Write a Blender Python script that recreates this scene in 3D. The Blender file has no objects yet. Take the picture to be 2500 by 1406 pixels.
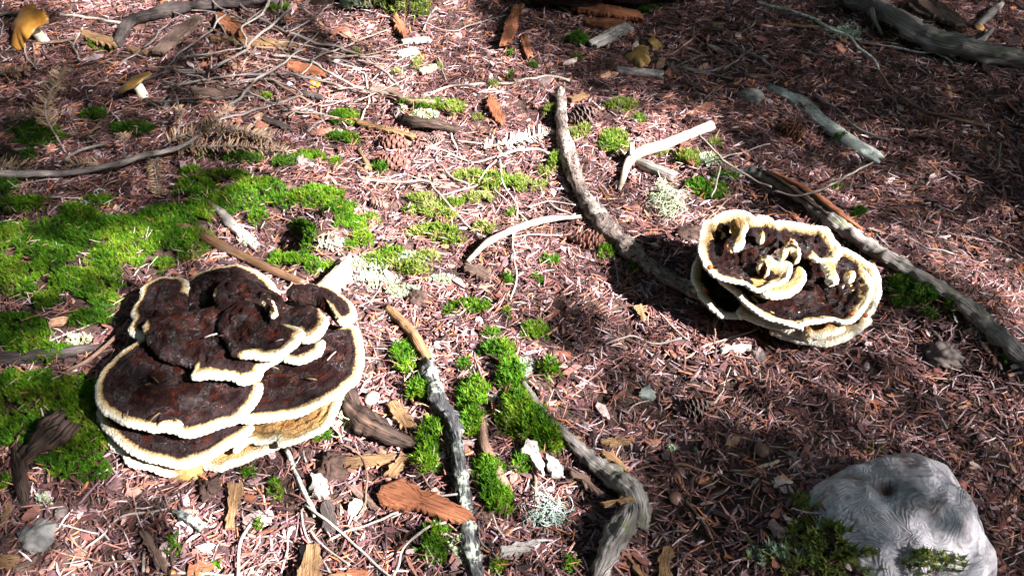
import bpy, math, random
import numpy as np
from mathutils import Vector, Matrix

random.seed(11)
R = np.random.RandomState(11)
SC = bpy.context.scene
COL = SC.collection
rad = math.radians

# ------------------------------------------------------------------ camera
PITCH, CAMH, FPX = 45.0, 1.05, 2165.0
cam = bpy.data.cameras.new("camera")
cam_o = bpy.data.objects.new("camera", cam)
COL.objects.link(cam_o)
cam_o.location = (0, 0, CAMH)
cam_o.rotation_euler = (rad(90 - PITCH), 0, 0)
cam.sensor_width = 36.0
cam.lens = 36.0 * FPX / 2500.0
cam.clip_start = 0.02
cam.clip_end = 400.0
SC.camera = cam_o

# ------------------------------------------------------------------ sky and sun
SUN_EL, SUN_AZ = 40.0, 120.0            # azimuth clockwise from +Y
SUN_S, SKY_S, EXPO = 5.0, 0.05, 3.12
sv = Vector((math.sin(rad(SUN_AZ)) * math.cos(rad(SUN_EL)), math.cos(rad(SUN_AZ)) * math.cos(rad(SUN_EL)), math.sin(rad(SUN_EL))))
world = bpy.data.worlds.new("World")
SC.world = world
world.use_nodes = True
wn = world.node_tree
wn.nodes.clear()
wo = wn.nodes.new("ShaderNodeOutputWorld")
wb = wn.nodes.new("ShaderNodeBackground")
ws = wn.nodes.new("ShaderNodeTexSky")
ws.sky_type = 'NISHITA'
ws.sun_disc = False
ws.sun_elevation = rad(SUN_EL)
ws.sun_rotation = rad(SUN_AZ)
wb.inputs[1].default_value = SKY_S
wn.links.new(ws.outputs[0], wb.inputs[0])
wn.links.new(wb.outputs[0], wo.inputs[0])
sl = bpy.data.lights.new("sun", 'SUN')
sl.energy = SUN_S
sl.angle = rad(0.53)
sl.color = (1.0, 0.975, 0.955)
sun_o = bpy.data.objects.new("sun", sl)
COL.objects.link(sun_o)
sun_o.rotation_euler = sv.to_track_quat('Z', 'Y').to_euler()
sun_o.location = sv * 20
vs = SC.view_settings
vs.view_transform = 'Standard'
vs.look = 'None'
vs.exposure = EXPO
vs.gamma = 1.0
vs.use_curve_mapping = False
SC.cycles.max_bounces = 5
SC.cycles.diffuse_bounces = 3
SC.cycles.glossy_bounces = 2
SC.cycles.transmission_bounces = 2
SC.cycles.use_denoising = True
SC.cycles.sample_clamp_indirect = 6.0

# ------------------------------------------------------------------ pixels to places
cp, sp = math.cos(rad(PITCH)), math.sin(rad(PITCH))
FW = np.array([0, cp, -sp]); UP = np.array([0, sp, cp]); RT = np.array([1.0, 0, 0])
CAMP = np.array([0, 0, CAMH])


def ray(u, v):
    return FW + ((u - 1250.0) / FPX) * RT - ((v - 703.0) / FPX) * UP


def atz(u, v, z):
    d = ray(u, v)
    return CAMP + d * ((z - CAMH) / d[2])


def project(P):
    P = np.asarray(P, float) - CAMP
    dep = P @ FW
    return 1250 + FPX * (P @ RT) / dep, 703 - FPX * (P @ UP) / dep


_lat = np.random.RandomState(5).rand(8, 128, 128)


def vn(x, y, s=0):
    x = np.asarray(x, float); y = np.asarray(y, float)
    xi = np.floor(x).astype(int); yi = np.floor(y).astype(int)
    fx = x - xi; fy = y - yi
    fx = fx * fx * (3 - 2 * fx); fy = fy * fy * (3 - 2 * fy)
    L = _lat[s % 8]
    a = L[xi % 128, yi % 128]; b = L[(xi + 1) % 128, yi % 128]
    c = L[xi % 128, (yi + 1) % 128]; d = L[(xi + 1) % 128, (yi + 1) % 128]
    return (a * (1 - fx) + b * fx) * (1 - fy) + (c * (1 - fx) + d * fx) * fy


def fbm(x, y, s=0, o=3):
    t = 0; a = 1.0; n = 0
    for k in range(o):
        t = t + a * vn(x * 2 ** k + 17.3 * k, y * 2 ** k + 5.1 * k, s + k); n += a; a *= .5
    return t / n


MOUNDS = []
for (u, v, r, a) in [(812, 602, .045, .055), (700, 600, .035, -.045), (220, 620, .28, .025), (120, 1000, .2, .02),
                     (1000, 12, .10, .10), (800, 5, .10, -.03), (1010, 285, .07, .025), (1960, 500, .10, .03),
                     (2150, 640, .10, .03), (2330, 760, .10, .025), (2480, 870, .1, .02), (1250, 960, .10, .02), (1200, 1180, .09, .018),
                     (1060, 1100, .08, .014), (1330, 1080, .07, .012), (780, 490, .10, .02), (600, 480, .1, .015),
                     (1300, 330, .2, .012), (2250, 60, .2, .04), (60, 30, .25, .04), (1500, 1330, .09, .01),
                     (90, 1310, .06, .03), (1900, 1330, .12, .04), (2050, 1360, .12, .05), (650, 60, .2, .03), (1720, 420, .07, .02)]:
    p = atz(u, v, 0.0); MOUNDS.append((p[0], p[1], r, a))


def H(x, y):
    x = np.asarray(x, float); y = np.asarray(y, float)
    h = (fbm(x * 2.1 + 9, y * 2.1 + 4, 0, 3) - .5) * .05 + (fbm(x * 14, y * 14, 3, 2) - .5) * .018 + (vn(x * 48, y * 48, 6) - .5) * .006
    for (mx, my, r, a) in MOUNDS:
        h = h + a * np.exp(-((x - mx) ** 2 + (y - my) ** 2) / (r * r))
    return h


def G(u, v, lift=0.0):
    z = lift
    for _ in range(7):
        p = atz(u, v, z)
        z = .3 * z + .7 * (float(H(p[0], p[1])) + lift)
    return atz(u, v, z)


def mpp(P):                                   # metres per photo pixel at P
    return float((np.asarray(P) - CAMP) @ FW) / FPX


# ------------------------------------------------------------------ objects
def tag(o, label=None, cat=None, group=None, kind=None):
    if label: o["label"] = label
    if cat: o["category"] = cat
    if group: o["group"] = group
    if kind: o["kind"] = kind
    return o


def empty(name, loc, label=None, cat=None, group=None):
    o = bpy.data.objects.new(name, None)
    o.empty_display_size = .02
    o.location = loc
    COL.objects.link(o)
    return tag(o, label, cat, group)


def link(name, me, parent=None):
    o = bpy.data.objects.new(name, me)
    COL.objects.link(o)
    if parent is not None:
        o.parent = parent
        o.matrix_parent_inverse = Matrix.Translation(-Vector(parent.location))
    return o


def mesh(name, V, F, mats, smooth=True, attrs=None, mi=None):
    """F: list of integer arrays (n,k) or one array."""
    V = np.asarray(V, np.float32)
    if not isinstance(F, list): F = [F]
    F = [np.asarray(f, np.int32) for f in F if len(f)]
    me = bpy.data.meshes.new(name)
    me.vertices.add(len(V)); me.vertices.foreach_set("co", V.ravel())
    loops = np.concatenate([f.ravel() for f in F])
    tot = np.concatenate([np.full(len(f), f.shape[1], np.int32) for f in F])
    st = np.concatenate([[0], np.cumsum(tot)[:-1]]).astype(np.int32)
    me.loops.add(len(loops)); me.loops.foreach_set("vertex_index", loops)
    me.polygons.add(len(tot)); me.polygons.foreach_set("loop_start", st)
    if not isinstance(mats, (list, tuple)): mats = [mats]
    for m in mats: me.materials.append(m)
    if mi is not None: me.polygons.foreach_set("material_index", np.asarray(mi, np.int32))
    for k, a in (attrs or {}).items():
        a = np.asarray(a, np.float32)
        if a.ndim == 1:
            at = me.attributes.new(k, 'FLOAT', 'POINT'); at.data.foreach_set("value", a)
        elif k == 'col':
            if a.shape[1] == 3: a = np.concatenate([a, np.ones((len(a), 1), np.float32)], 1)
            at = me.attributes.new(k, 'FLOAT_COLOR', 'POINT'); at.data.foreach_set("color", a.ravel())
        else:
            at = me.attributes.new(k, 'FLOAT_VECTOR', 'POINT'); at.data.foreach_set("vector", a.ravel())
    me.update(calc_edges=True)
    me.polygons.foreach_set("use_smooth", np.full(len(tot), smooth, bool))
    return me


# ------------------------------------------------------------------ materials
class NT:
    def __init__(s, name):
        s.m = bpy.data.materials.new(name); s.m.use_nodes = True
        s.t = s.m.node_tree; s.n = s.t.nodes
        s.b = s.n["Principled BSDF"]; s.out = s.n["Material Output"]

    def node(s, typ, **kw):
        n = s.n.new(typ)
        for k, v in kw.items():
            if k.startswith('i_'): n.inputs[int(k[2:])].default_value = v
            else: setattr(n, k, v)
        return n

    def l(s, a, b): s.t.links.new(a, b)

    def attr(s, name): return s.node("ShaderNodeAttribute", attribute_name=name)

    def noise(s, vec, scale, det=4, rough=.55, dist=0.0):
        n = s.node("ShaderNodeTexNoise")
        n.inputs["Scale"].default_value = scale; n.inputs["Detail"].default_value = det
        n.inputs["Roughness"].default_value = rough; n.inputs["Distortion"].default_value = dist
        if vec is not None: s.l(vec, n.inputs["Vector"])
        return n.outputs["Fac"]

    def ramp(s, fac, stops, interp='LINEAR'):
        r = s.node("ShaderNodeValToRGB"); e = r.color_ramp.elements
        r.color_ramp.interpolation = interp
        while len(e) < len(stops): e.new(.5)
        for q, (p, c) in zip(e, stops):
            q.position = p; q.color = (c[0], c[1], c[2], 1) if not isinstance(c, float) else (c, c, c, 1)
        s.l(fac, r.inputs[0]); return r.outputs[0]

    def math(s, op, a, b=None, c=None):
        n = s.node("ShaderNodeMath", operation=op)
        for k, q in enumerate((a, b, c)):
            if q is None: continue
            if isinstance(q, (int, float)): n.inputs[k].default_value = q
            else: s.l(q, n.inputs[k])
        return n.outputs[0]

    def mix(s, f, a, b, typ='MIX'):
        n = s.node("ShaderNodeMix", data_type='RGBA', blend_type=typ)
        for k, q in ((0, f), (6, a), (7, b)):
            if isinstance(q, (int, float)): n.inputs[k].default_value = q
            elif isinstance(q, tuple): n.inputs[k].default_value = (q[0], q[1], q[2], 1)
            else: s.l(q, n.inputs[k])
        return n.outputs[2]

    def scale(s, vec, sx, sy, sz):
        n = s.node("ShaderNodeMapping"); n.inputs["Scale"].default_value = (sx, sy, sz)
        s.l(vec, n.inputs["Vector"]); return n.outputs[0]

    def bump(s, h, strength, dist):
        n = s.node("ShaderNodeBump"); n.inputs["Strength"].default_value = strength
        n.inputs["Distance"].default_value = dist; s.l(h, n.inputs["Height"])
        s.l(n.outputs[0], s.b.inputs["Normal"]); return n

    def col(s, c): s.l(c, s.b.inputs["Base Color"])

    def set(s, rough=.8, spec=.3):
        s.b.inputs["Roughness"].default_value = rough
        s.b.inputs["Specular IOR Level"].default_value = spec


def obj_coord(k):
    return k.node("ShaderNodeTexCoord").outputs["Object"]


def m_piece(name, rough=.75, spec=.25, var=.5, scale=220, trans=0.0):
    k = NT(name); a = k.attr("col").outputs["Color"]; oc = obj_coord(k)
    n = k.noise(oc, scale, 3)
    f = k.ramp(n, [(.25, 1 - var), (.75, 1 + var)])
    k.col(k.mix(1.0, a, f, 'MULTIPLY')); k.set(rough, spec); k.bump(n, .5, .0008)
    if trans:
        t = k.node("ShaderNodeBsdfTranslucent"); k.l(a, t.inputs[0])
        ms = k.node("ShaderNodeMixShader"); ms.inputs[0].default_value = trans
        k.l(k.b.outputs[0], ms.inputs[1]); k.l(t.outputs[0], ms.inputs[2]); k.l(ms.outputs[0], k.out.inputs[0])
    return k.m


def m_wood(name, c1, c2, c3, along=18, around=260, bump=.6, rough=.8, crust=0.0, crust_col=(.5, .55, .48), crack=.35, blot=None, bc=None):
    """tc attribute: (metres along, metres across, metres across)"""
    k = NT(name); tc = k.attr("tc").outputs["Vector"]
    g = k.noise(k.scale(tc, along, around, around), 1.0, 5, .6, .4)
    g2 = k.noise(k.scale(tc, along * 3, around * 1.1, around * 1.1), 1.0, 3, .6)
    big = k.noise(k.scale(tc, 22, 40, 40), 1.0, 3)
    base = k.ramp(g, [(.30, c1), (.52, c2), (.72, c3)])
    base = k.mix(k.ramp(big, [(.38, 0.0), (.66, .65)]), base, tuple(x * .55 for x in c2))
    lines = k.ramp(g2, [(crack - .04, 0.0), (crack + .03, 1.0)])
    base = k.mix(lines, tuple(x * .25 for x in c1), base)
    if blot:
        bl = k.noise(k.scale(tc, 30, 55, 55), 1.0, 4, .6)
        base = k.mix(k.ramp(bl, [(blot, 0.0), (blot + .06, 1.0)]), base, bc)
    if crust:
        cn = k.noise(k.scale(tc, 110, 110, 110), 1.0, 5, .7)
        cb = k.noise(k.scale(tc, 24, 24, 24), 1.0, 2)
        f = k.math('MULTIPLY', k.ramp(cn, [(.45, 0.0), (.55, 1.0)]), k.ramp(cb, [(.62 - .4 * crust, 0.0), (.75 - .4 * crust, 1.0)]))
        base = k.mix(f, base, crust_col)
    k.col(base); k.set(rough, .25)
    hh = k.math('ADD', k.math('MULTIPLY', g, .7), k.math('MULTIPLY', lines, .6))
    k.bump(hh, bump, .004)
    return k.m


def m_fungus(name, tan, w=1.0, wet=.5):
    k = NT(name); e = k.attr("edge").outputs["Fac"]; oc = obj_coord(k)
    n1 = k.noise(oc, 420, 3); n2 = k.noise(oc, 60, 4); n3 = k.noise(oc, 150, 4, .65)
    ee = k.math('ADD', e, k.math('MULTIPLY', k.math('SUBTRACT', n3, .5), .007 * w))
    ee = k.math('ADD', ee, k.math('MULTIPLY', k.math('SUBTRACT', n1, .5), .006 * w))
    f = k.math('MULTIPLY', ee, 20.0)                       # 50 mm -> 1
    cream = (.60, .50, .33); white = (.80, .76, .65)
    if tan:
        stops = [(0, white), (.12 * w, cream), (.22 * w, (.46, .30, .13)), (.5, (.36, .20, .075)), (1, (.27, .12, .035))]
    else:
        stops = [(0, white), (.05 * w, white), (.11 * w, cream), (.19 * w, (.40, .26, .115)), (.25 * w, (.024, .0135, .013)), (.5, (.0115, .0048, .0052)), (.85, (.011, .0034, .0027))]
    c = k.ramp(f, stops)
    red = k.ramp(n2, [(.52, 0.0), (.70, .75)])
    inside = k.ramp(f, [(.30 * w, 0.0), (.5 * w, 1.0)])
    redc = (.055, .0085, .0022) if not tan else (.30, .10, .02)
    c = k.mix(k.math('MULTIPLY', red, inside), c, redc)
    # concentric growth zones
    z = k.math('SINE', k.math('ADD', k.math('MULTIPLY', e, 480.0), k.math('MULTIPLY', n2, 6.0)))
    c = k.mix(k.math('MULTIPLY', k.math('MULTIPLY', k.ramp(z, [(.35, 0.0), (.95, .35)]), inside), .8), c, (.014, .007, .007) if not tan else (.42, .22, .07))
    k.col(c)
    wetm = k.math('MULTIPLY', k.ramp(k.noise(oc, 45, 4), [(.47, 0.0), (.60, 1.0)]), inside)
    k.l(k.math('SUBTRACT', .82, k.math('MULTIPLY', wetm, wet)), k.b.inputs["Roughness"])
    k.l(k.math('ADD', .06, k.math('MULTIPLY', wetm, .55)), k.b.inputs["Specular IOR Level"])
    hb = k.math('ADD', k.math('MULTIPLY', n1, 1.5), k.math('MULTIPLY', n3, 1.3))
    k.bump(hb, .95, .005)
    return k.m


def m_plain(name, c, c2, scale=60, rough=.7, bump=.4, spec=.3):
    k = NT(name); oc = obj_coord(k); n = k.noise(oc, scale, 4)
    k.col(k.ramp(n, [(.3, c), (.7, c2)])); k.set(rough, spec); k.bump(k.noise(oc, scale * 4, 3), bump, .001)
    return k.m


M_LITTER = m_piece("litter", .7, .3, .35)
M_CHIP = m_piece("chips", .8, .2, .5, 160)
M_MOSS = m_piece("moss", .6, .2, .25, 60, .35)
M_DRYNEEDLE = m_piece("dry_needles", .6, .3, .25)
M_LICHEN = m_piece("lichen", .9, .1, .3, 120)

WOOD = {
    'grey': m_wood("twig_grey", (.09, .07, .062), (.20, .165, .15), (.34, .30, .275), 40, 700),
    'brown': m_wood("twig_brown", (.10, .055, .04), (.22, .13, .09), (.36, .24, .17), 30, 500),
    'pale': m_wood("twig_pale", (.16, .125, .10), (.34, .285, .245), (.50, .44, .39), 40, 700),
    'dark': m_wood("twig_dark", (.018, .014, .014), (.045, .033, .03), (.10, .08, .075), 25, 320),
    'red': m_wood("red_wood", (.09, .028, .014), (.24, .085, .04), (.36, .155, .08), 14, 480, .9),
    'tan': m_wood("tan_wood", (.09, .048, .022), (.21, .118, .056), (.36, .225, .125), 14, 480, .9),
    'lich': m_wood("lichen_twig", (.16, .14, .12), (.32, .29, .26), (.5, .47, .42), 30, 400, .8, .85, .8, (.55, .62, .52)),
    'bark': m_wood("flaky_bark", (.05, .032, .027), (.20, .15, .13), (.46, .385, .345), 60, 190, 1.0, .9, .35, (.52, .48, .42), .40),
    'stick': m_wood("peeled_stick", (.05, .025, .014), (.12, .063, .033), (.24, .135, .07), 12, 300, .5, .55, blot=.56, bc=(.075, .05, .045)),
    'bleach': m_wood("bleached_wood", (.25, .17, .12), (.48, .38, .29), (.62, .52, .43), 14, 520, .7),
    'root': m_wood("grey_root", (.07, .055, .048), (.19, .165, .15), (.40, .37, .35), 10, 420, 1.0, .8, .2, (.14, .15, .08)),
    'char': m_wood("charred_root", (.012, .011, .012), (.045, .043, .045), (.28, .285, .29), 30, 240, 1.0, .8, .35, (.40, .44, .36), .40),
    'log': m_wood("dark_log", (.014, .008, .007), (.045, .026, .019), (.13, .075, .05), 12, 330, 1.0, .75, 0, (0, 0, 0), .42),
    'slab': m_wood("lichen_slab", (.15, .16, .14), (.24, .26, .235), (.34, .36, .32), 60, 90, .8, .9, .5, (.36, .38, .34), .3),
    'birch': m_wood("white_bark", (.13, .115, .105), (.30, .265, .245), (.46, .42, .39), 40, 170, .7, .8, .2, (.2, .18, .16), .36),
    'plank': m_wood("brown_plank", (.07, .04, .03), (.16, .10, .078), (.26, .18, .145), 12, 420, .8),
}

# ------------------------------------------------------------------ ground
k = NT("forest_soil"); oc = obj_coord(k)
n1 = k.noise(oc, 9, 5); n2 = k.noise(oc, 70, 5, .7); n3 = k.noise(k.scale(oc, 120, 260, 120), 1.0, 3)
c = k.ramp(n2, [(.28, (.022, .013, .011)), (.5, (.06, .035, .028)), (.68, (.12, .07, .052)), (.8, (.22, .15, .12))])
c = k.mix(k.ramp(n1, [(.4, 0.0), (.7, .4)]), c, (.04, .022, .016))
k.col(c); k.set(.9, .2); k.bump(k.math('ADD', n2, n3), .9, .006)
M_SOIL = k.m


def axis(lo, hi, step, far, n):
    mid = np.arange(lo, hi + 1e-6, step)
    g = np.geomspace(step, far, n)
    return np.concatenate([(lo - np.cumsum(g))[::-1], mid, hi + np.cumsum(g)])


gx = axis(-2.0, 2.0, .012, 30, 20); gy = axis(.1, 3.2, .012, 30, 20)
X, Y = np.meshgrid(gx, gy, indexing='ij')
Z = H(X, Y)
nx, ny = X.shape
I = np.arange(nx * ny).reshape(nx, ny)
F = np.stack([I[:-1, :-1], I[1:, :-1], I[1:, 1:], I[:-1, 1:]], -1).reshape(-1, 4)
g = link("forest_floor", mesh("forest_floor", np.stack([X, Y, Z], -1).reshape(-1, 3), F, M_SOIL))
tag(g, "dark brown forest soil under the needle litter", None, None, "structure")

# ------------------------------------------------------------------ moss layout (photo pixels)
CARPET = [(60, 600, 110, 60), (200, 570, 130, 55), (330, 580, 150, 50), (420, 545, 100, 42), (300, 640, 140, 45), (200, 695, 100, 36),
          (60, 690, 100, 50), (255, 725, 60, 55), (45, 820, 90, 50), (450, 600, 90, 45), (230, 790, 60, 30), (120, 745, 40, 16),
          (80, 960, 120, 60), (40, 1050, 70, 55), (200, 990, 90, 75), (180, 1140, 110, 55), (230, 1080, 80, 60), (20, 1190, 30, 25),
          (110, 870, 90, 30), (60, 510, 85, 22), (190, 525, 60, 16), (250, 500, 50, 13), (140, 640, 80, 40)]
BANK = [(480, 470, 60, 30), (600, 490, 75, 38), (640, 470, 80, 28), (700, 500, 40, 18), (490, 520, 40, 34), (550, 500, 40, 40), (620, 540, 40, 20),
        (780, 490, 75, 30), (830, 520, 50, 25), (855, 560, 48, 28), (885, 600, 48, 28), (960, 630, 36, 20), (740, 570, 36, 25), (760, 600, 25, 35),
        (720, 650, 80, 22), (780, 660, 50, 18), (690, 640, 40, 13), (470, 430, 40, 12), (560, 440, 60, 14)]
CUSH = {
    'fir': [(100, 335, 80, 32), (240, 290, 45, 16), (320, 322, 70, 16), (22, 462, 36, 26), (75, 388, 24, 18), (500, 385, 40, 12), (600, 395, 60, 14), (700, 405, 40, 14)],
    'centre': [(845, 295, 40, 20), (840, 345, 50, 15), (760, 390, 40, 13), (930, 418, 25, 15), (820, 405, 18, 10),
               (1050, 265, 60, 13), (1110, 275, 32, 22), (1000, 262, 28, 9), (1020, 165, 18, 16), (1150, 440, 48, 14), (1210, 452, 52, 26), (1270, 455, 38, 20),
               (1320, 462, 26, 12), (1030, 495, 48, 14), (1060, 520, 40, 20), (1100, 535, 20, 12), (1005, 522, 18, 12), (1060, 575, 70, 20), (1250, 532, 12, 10), (1110, 600, 30, 10),
               (970, 188, 13, 8), (1075, 175, 9, 9), (935, 645, 55, 24), (1010, 665, 50, 20), (1165, 492, 40, 13), (1100, 505, 36, 12), (1185, 565, 40, 12), (1330, 430, 20, 14), (1040, 640, 40, 14), (905, 545, 30, 12), (1400, 335, 18, 12), (1170, 300, 16, 7), (1205, 215, 14, 7)],
    'fork': [(1500, 352, 40, 32), (1425, 325, 20, 16), (1520, 265, 44, 16), (1345, 280, 20, 18), (1355, 405, 18, 26), (1680, 397, 36, 24), (1610, 380, 20, 10),
             (1740, 360, 25, 10), (1560, 300, 20, 8)],
    'mound': [(1735, 472, 52, 22), (1700, 462, 30, 18), (1770, 440, 40, 14)],
    'mid': [(1345, 645, 28, 17), (1480, 625, 25, 18), (1310, 690, 15, 13), (1240, 690, 14, 16), (1305, 815, 40, 26), (1200, 822, 30, 10), (1155, 755, 60, 16), (1240, 772, 14, 10),
            (985, 870, 34, 26), (990, 905, 30, 24), (1135, 900, 22, 18), (1100, 770, 20, 10), (1545, 665, 14, 10)],
    'root': [(1215, 870, 48, 30), (1160, 980, 42, 55), (1155, 1040, 28, 36), (1250, 930, 40, 46), (1262, 1020, 52, 56), (1300, 1050, 55, 52), (1350, 1085, 28, 36),
             (1345, 915, 28, 30), (1020, 970, 30, 32), (1050, 1080, 42, 52), (1040, 1140, 36, 44), (1195, 1165, 40, 46), (1228, 1240, 36, 46), (1205, 1215, 34, 36), (1270, 1150, 26, 20)],
    'front': [(1065, 1310, 42, 28), (1060, 1352, 36, 34), (1220, 1390, 25, 20), (1392, 1382, 18, 18), (770, 1072, 55, 16), (680, 1202, 22, 30), (545, 1390, 14, 10),
              (428, 1352, 16, 18), (610, 1165, 20, 10), (430, 1325, 14, 12), (640, 1290, 14, 10), (560, 1150, 24, 8)],
    'rightroot': [(2240, 728, 85, 30), (2320, 758, 34, 26), (2200, 700, 48, 20), (2090, 602, 36, 16), (2400, 800, 14, 16), (2450, 886, 15, 13), (2180, 745, 20, 13), (2120, 690, 16, 10), (2265, 775, 24, 14)],
    'shade': [(2090, 530, 24, 13), (2035, 465, 20, 9), (1410, 105, 34, 18), (1405, 152, 18, 8), (1240, 140, 20, 7), (1300, 170, 15, 7), (1455, 10, 20, 7), (1580, 30, 30, 10), (2050, 345, 24, 11), (1245, 195, 12, 6)],
    'corner': [(245, 118, 28, 10), (275, 122, 14, 9), (870, 140, 16, 8), (670, 30, 14, 7), (700, 30, 14, 8), (655, 250, 16, 8)],
}
CLABEL = {
    'fir': "dark green moss cushion under the dead fir sprays",
    'centre': "bright green moss cushion in the sunlit litter behind the large shelf fungus",
    'fork': "yellow-green moss cushion beside the forked bleached branch",
    'mound': "green moss cushion at the foot of the splintered root by the pale lichen tuft",
    'mid': "small moss tuft in the litter between the two shelf fungi",
    'root': "thick green moss cushion growing along the charred roots",
    'front': "small moss tuft among the wood chips beside the orange-red bark slab",
    'rightroot': "green moss cushion along the grey root right beside the smaller shelf fungus",
    'shade': "small dark moss tuft on the shaded litter behind the forked bleached branch",
    'corner': "small moss tuft in the twig tangle by the mushrooms",
}
OWN_LABELS = {
    'root': ["broad moss cushion above the pale moss crust, at the head of the mossy roots", "tall moss cushion between the charred root and the fork of pale twig", "moss cushion hugging the charred root's inner side above the folded bark lump",
             "moss cushion spilling over the upper tip of the pale grey root", "widest moss cushion filling the gap between charred root and pale grey root", "moss cushion just left of the middle of the pale grey root", "moss cushion above the pale pinkish split wood end",
             "separate moss cushion right of the upper tip of the pale grey root", "moss cushion left of the charred root beside the square-ended wood chip", "moss cushion left of the charred root below the square-ended wood chip", "moss cushion between the ridged tan-red chip and the charred root",
             "bulging moss cushion right of the charred root opposite the orange-red bark slab", "lowest moss cushion right of the charred root, reaching past the orange-red bark slab", "moss cushion joining the two bulging cushions right of the charred root", "small moss cushion left of the pale pinkish split wood end"],
    'fork': ["largest yellow-green moss cushion left of the forked bleached branch", "yellow-green moss tuft between the flaky stick's top and the cone", "loose yellow-green moss patch beyond the cone at the flaky stick's top", "green moss tuft left of the flaky stick's upper end", "dark moss tuft on the shaded side of the flaky stick",
             "yellow-green moss cushion right of the short thick grey stick", "little moss tuft directly under the forked bleached branch", "little moss tuft behind the broken end of the forked bleached branch", "sparse moss bits beyond the forked bleached branch"],
    'mound': ["broad green moss cushion right of the pale beard lichen", "green moss cushion nearest the pale beard lichen", "flat moss patch under the thin twig by the splintered root"],
    'rightroot': ["largest dark green moss cushion between the smaller shelf fungus and the grey root", "bright moss cushion tucked against the grey root beyond the dark angular stone", "moss cushion nearest the rim of the smaller shelf fungus", "moss tuft on the root bank behind the smaller shelf fungus",
                  "tiny moss tuft at the lichen crust on the grey root", "tiny bright moss tuft on the open litter beside the grey root's low end", "moss tuft in front of the largest cushion by the grey root", "tiny moss tuft touching the smaller shelf fungus", "moss tuft between the dark angular stone and the grey root"],
}
ALLM = CARPET + BANK + [e for v in CUSH.values() for e in v]


def moss_val(u, v, ells):
    best = np.zeros_like(u)
    for (a, b, ru, rv) in ells:
        e = 1.0 - np.sqrt(((u - a) / ru) ** 2 + ((v - b) / rv) ** 2)
        best = np.maximum(best, e)
    return best


# ------------------------------------------------------------------ needle and chip litter
def frames(n, yaw, pit, rol):
    cy, sy = np.cos(yaw), np.sin(yaw); cpi, spi = np.cos(pit), np.sin(pit)
    ax = np.stack([cy * cpi, sy * cpi, spi], -1)
    side0 = np.stack([-sy, cy, np.zeros(n)], -1)
    up0 = np.cross(ax, side0)
    cr, sr = np.cos(rol)[:, None], np.sin(rol)[:, None]
    return ax, side0 * cr + up0 * sr, up0 * cr - side0 * sr


PAL = np.array([(.105, .052, .046), (.17, .075, .055), (.235, .12, .085), (.34, .205, .14), (.27, .205, .19), (.46, .38, .34),
                (.045, .026, .024), (.36, .15, .055), (.20, .13, .125), (.075, .045, .042)])
PAL = PAL * np.array([.98, .86, .98])
PW = np.array([.20, .17, .11, .07, .07, .065, .18, .035, .06, .10]); PW /= PW.sum()


def scatter_pts(n, keep_moss=.12):
    x = R.uniform(-2.3, 2.3, n); y = R.uniform(.30, 3.1, n)
    P = np.stack([x, y, H(x, y)], -1)
    u, v = project(P)
    inside = (u > -260) & (u < 2760) & (v > -200) & (v < 1700)
    p = np.where(inside, 1.0, .22)
    mv = moss_val(u + (vn(x * 60, y * 60, 1) - .5) * 60, v + (vn(x * 60, y * 60, 2) - .5) * 40, ALLM)
    p = p * np.where(mv > .1, keep_moss, 1.0)
    p = p * np.clip((fbm(x * 16 + 3, y * 16 + 8, 5, 3) - .28) / .16, .40, 1.0)
    ok = R.rand(n) < p
    return P[ok], u[ok], v[ok]


def palcol(n, u=None, v=None):
    ci = R.choice(len(PAL), n, p=PW)
    c = PAL[ci] * R.uniform(.75, 1.3, (n, 1))
    return c


def needles(n):
    P, u, v = scatter_pts(n)
    n = len(P)
    L = R.uniform(.006, .0135, n) * R.choice([1, 1, 1, 1.5], n); W = R.uniform(.0007, .0015, n) * np.where(R.rand(n) < .15, 1.8, 1)
    ax, sd, up = frames(n, R.uniform(0, 6.283, n), R.normal(0, .16, n), R.normal(0, .35, n))
    C = P + np.stack([np.zeros(n), np.zeros(n), R.uniform(.0005, .011, n)], -1)
    bend = R.normal(0, .0013, n)[:, None] * sd
    L = L[:, None]; W = W[:, None]
    vs_ = [C - ax * L - sd * W * .5, C - ax * L + sd * W * .5, C + bend - sd * W, C + bend + up * W * .7, C + bend + sd * W, C + ax * L - sd * W * .4, C + ax * L + sd * W * .4]
    V = np.stack(vs_, 1).reshape(-1, 3)
    b = np.arange(n)[:, None] * 7
    T = np.concatenate([b + np.array([[0, 2, 3]]), b + np.array([[0, 3, 1]]), b + np.array([[1, 3, 4]]), b + np.array([[2, 5, 3]]), b + np.array([[5, 6, 3]]), b + np.array([[6, 4, 3]])])
    col = np.repeat(palcol(n), 7, 0)
    return V, T, col


V, T, colr = needles(400000)
x = R.uniform(-1.2, 1.2, 60000); y = R.uniform(.4, 2.2, 60000)
MPT = np.stack([x, y, H(x, y) + .019], -1); uu_, vv_ = project(MPT)
MPT = MPT[(moss_val(uu_, vv_, ALLM) > .1) & (R.rand(60000) < .11)]


def needles_at(P, cols):
    n = len(P)
    L = R.uniform(.006, .012, n)[:, None]; W = R.uniform(.0006, .0011, n)[:, None]
    ax, sd, up = frames(n, R.uniform(0, 6.283, n), R.normal(0, .3, n), R.normal(0, .4, n))
    V = np.stack([P - ax * L - sd * W * .5, P - ax * L + sd * W * .5, P - sd * W, P + up * W * .7, P + sd * W, P + ax * L - sd * W * .4, P + ax * L + sd * W * .4], 1).reshape(-1, 3)
    b = np.arange(n)[:, None] * 7
    T = np.concatenate([b + np.array([q]) for q in ([0, 2, 3], [0, 3, 1], [1, 3, 4], [2, 5, 3], [5, 6, 3], [6, 4, 3])])
    return V, T, np.repeat(cols, 7, 0)


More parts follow.
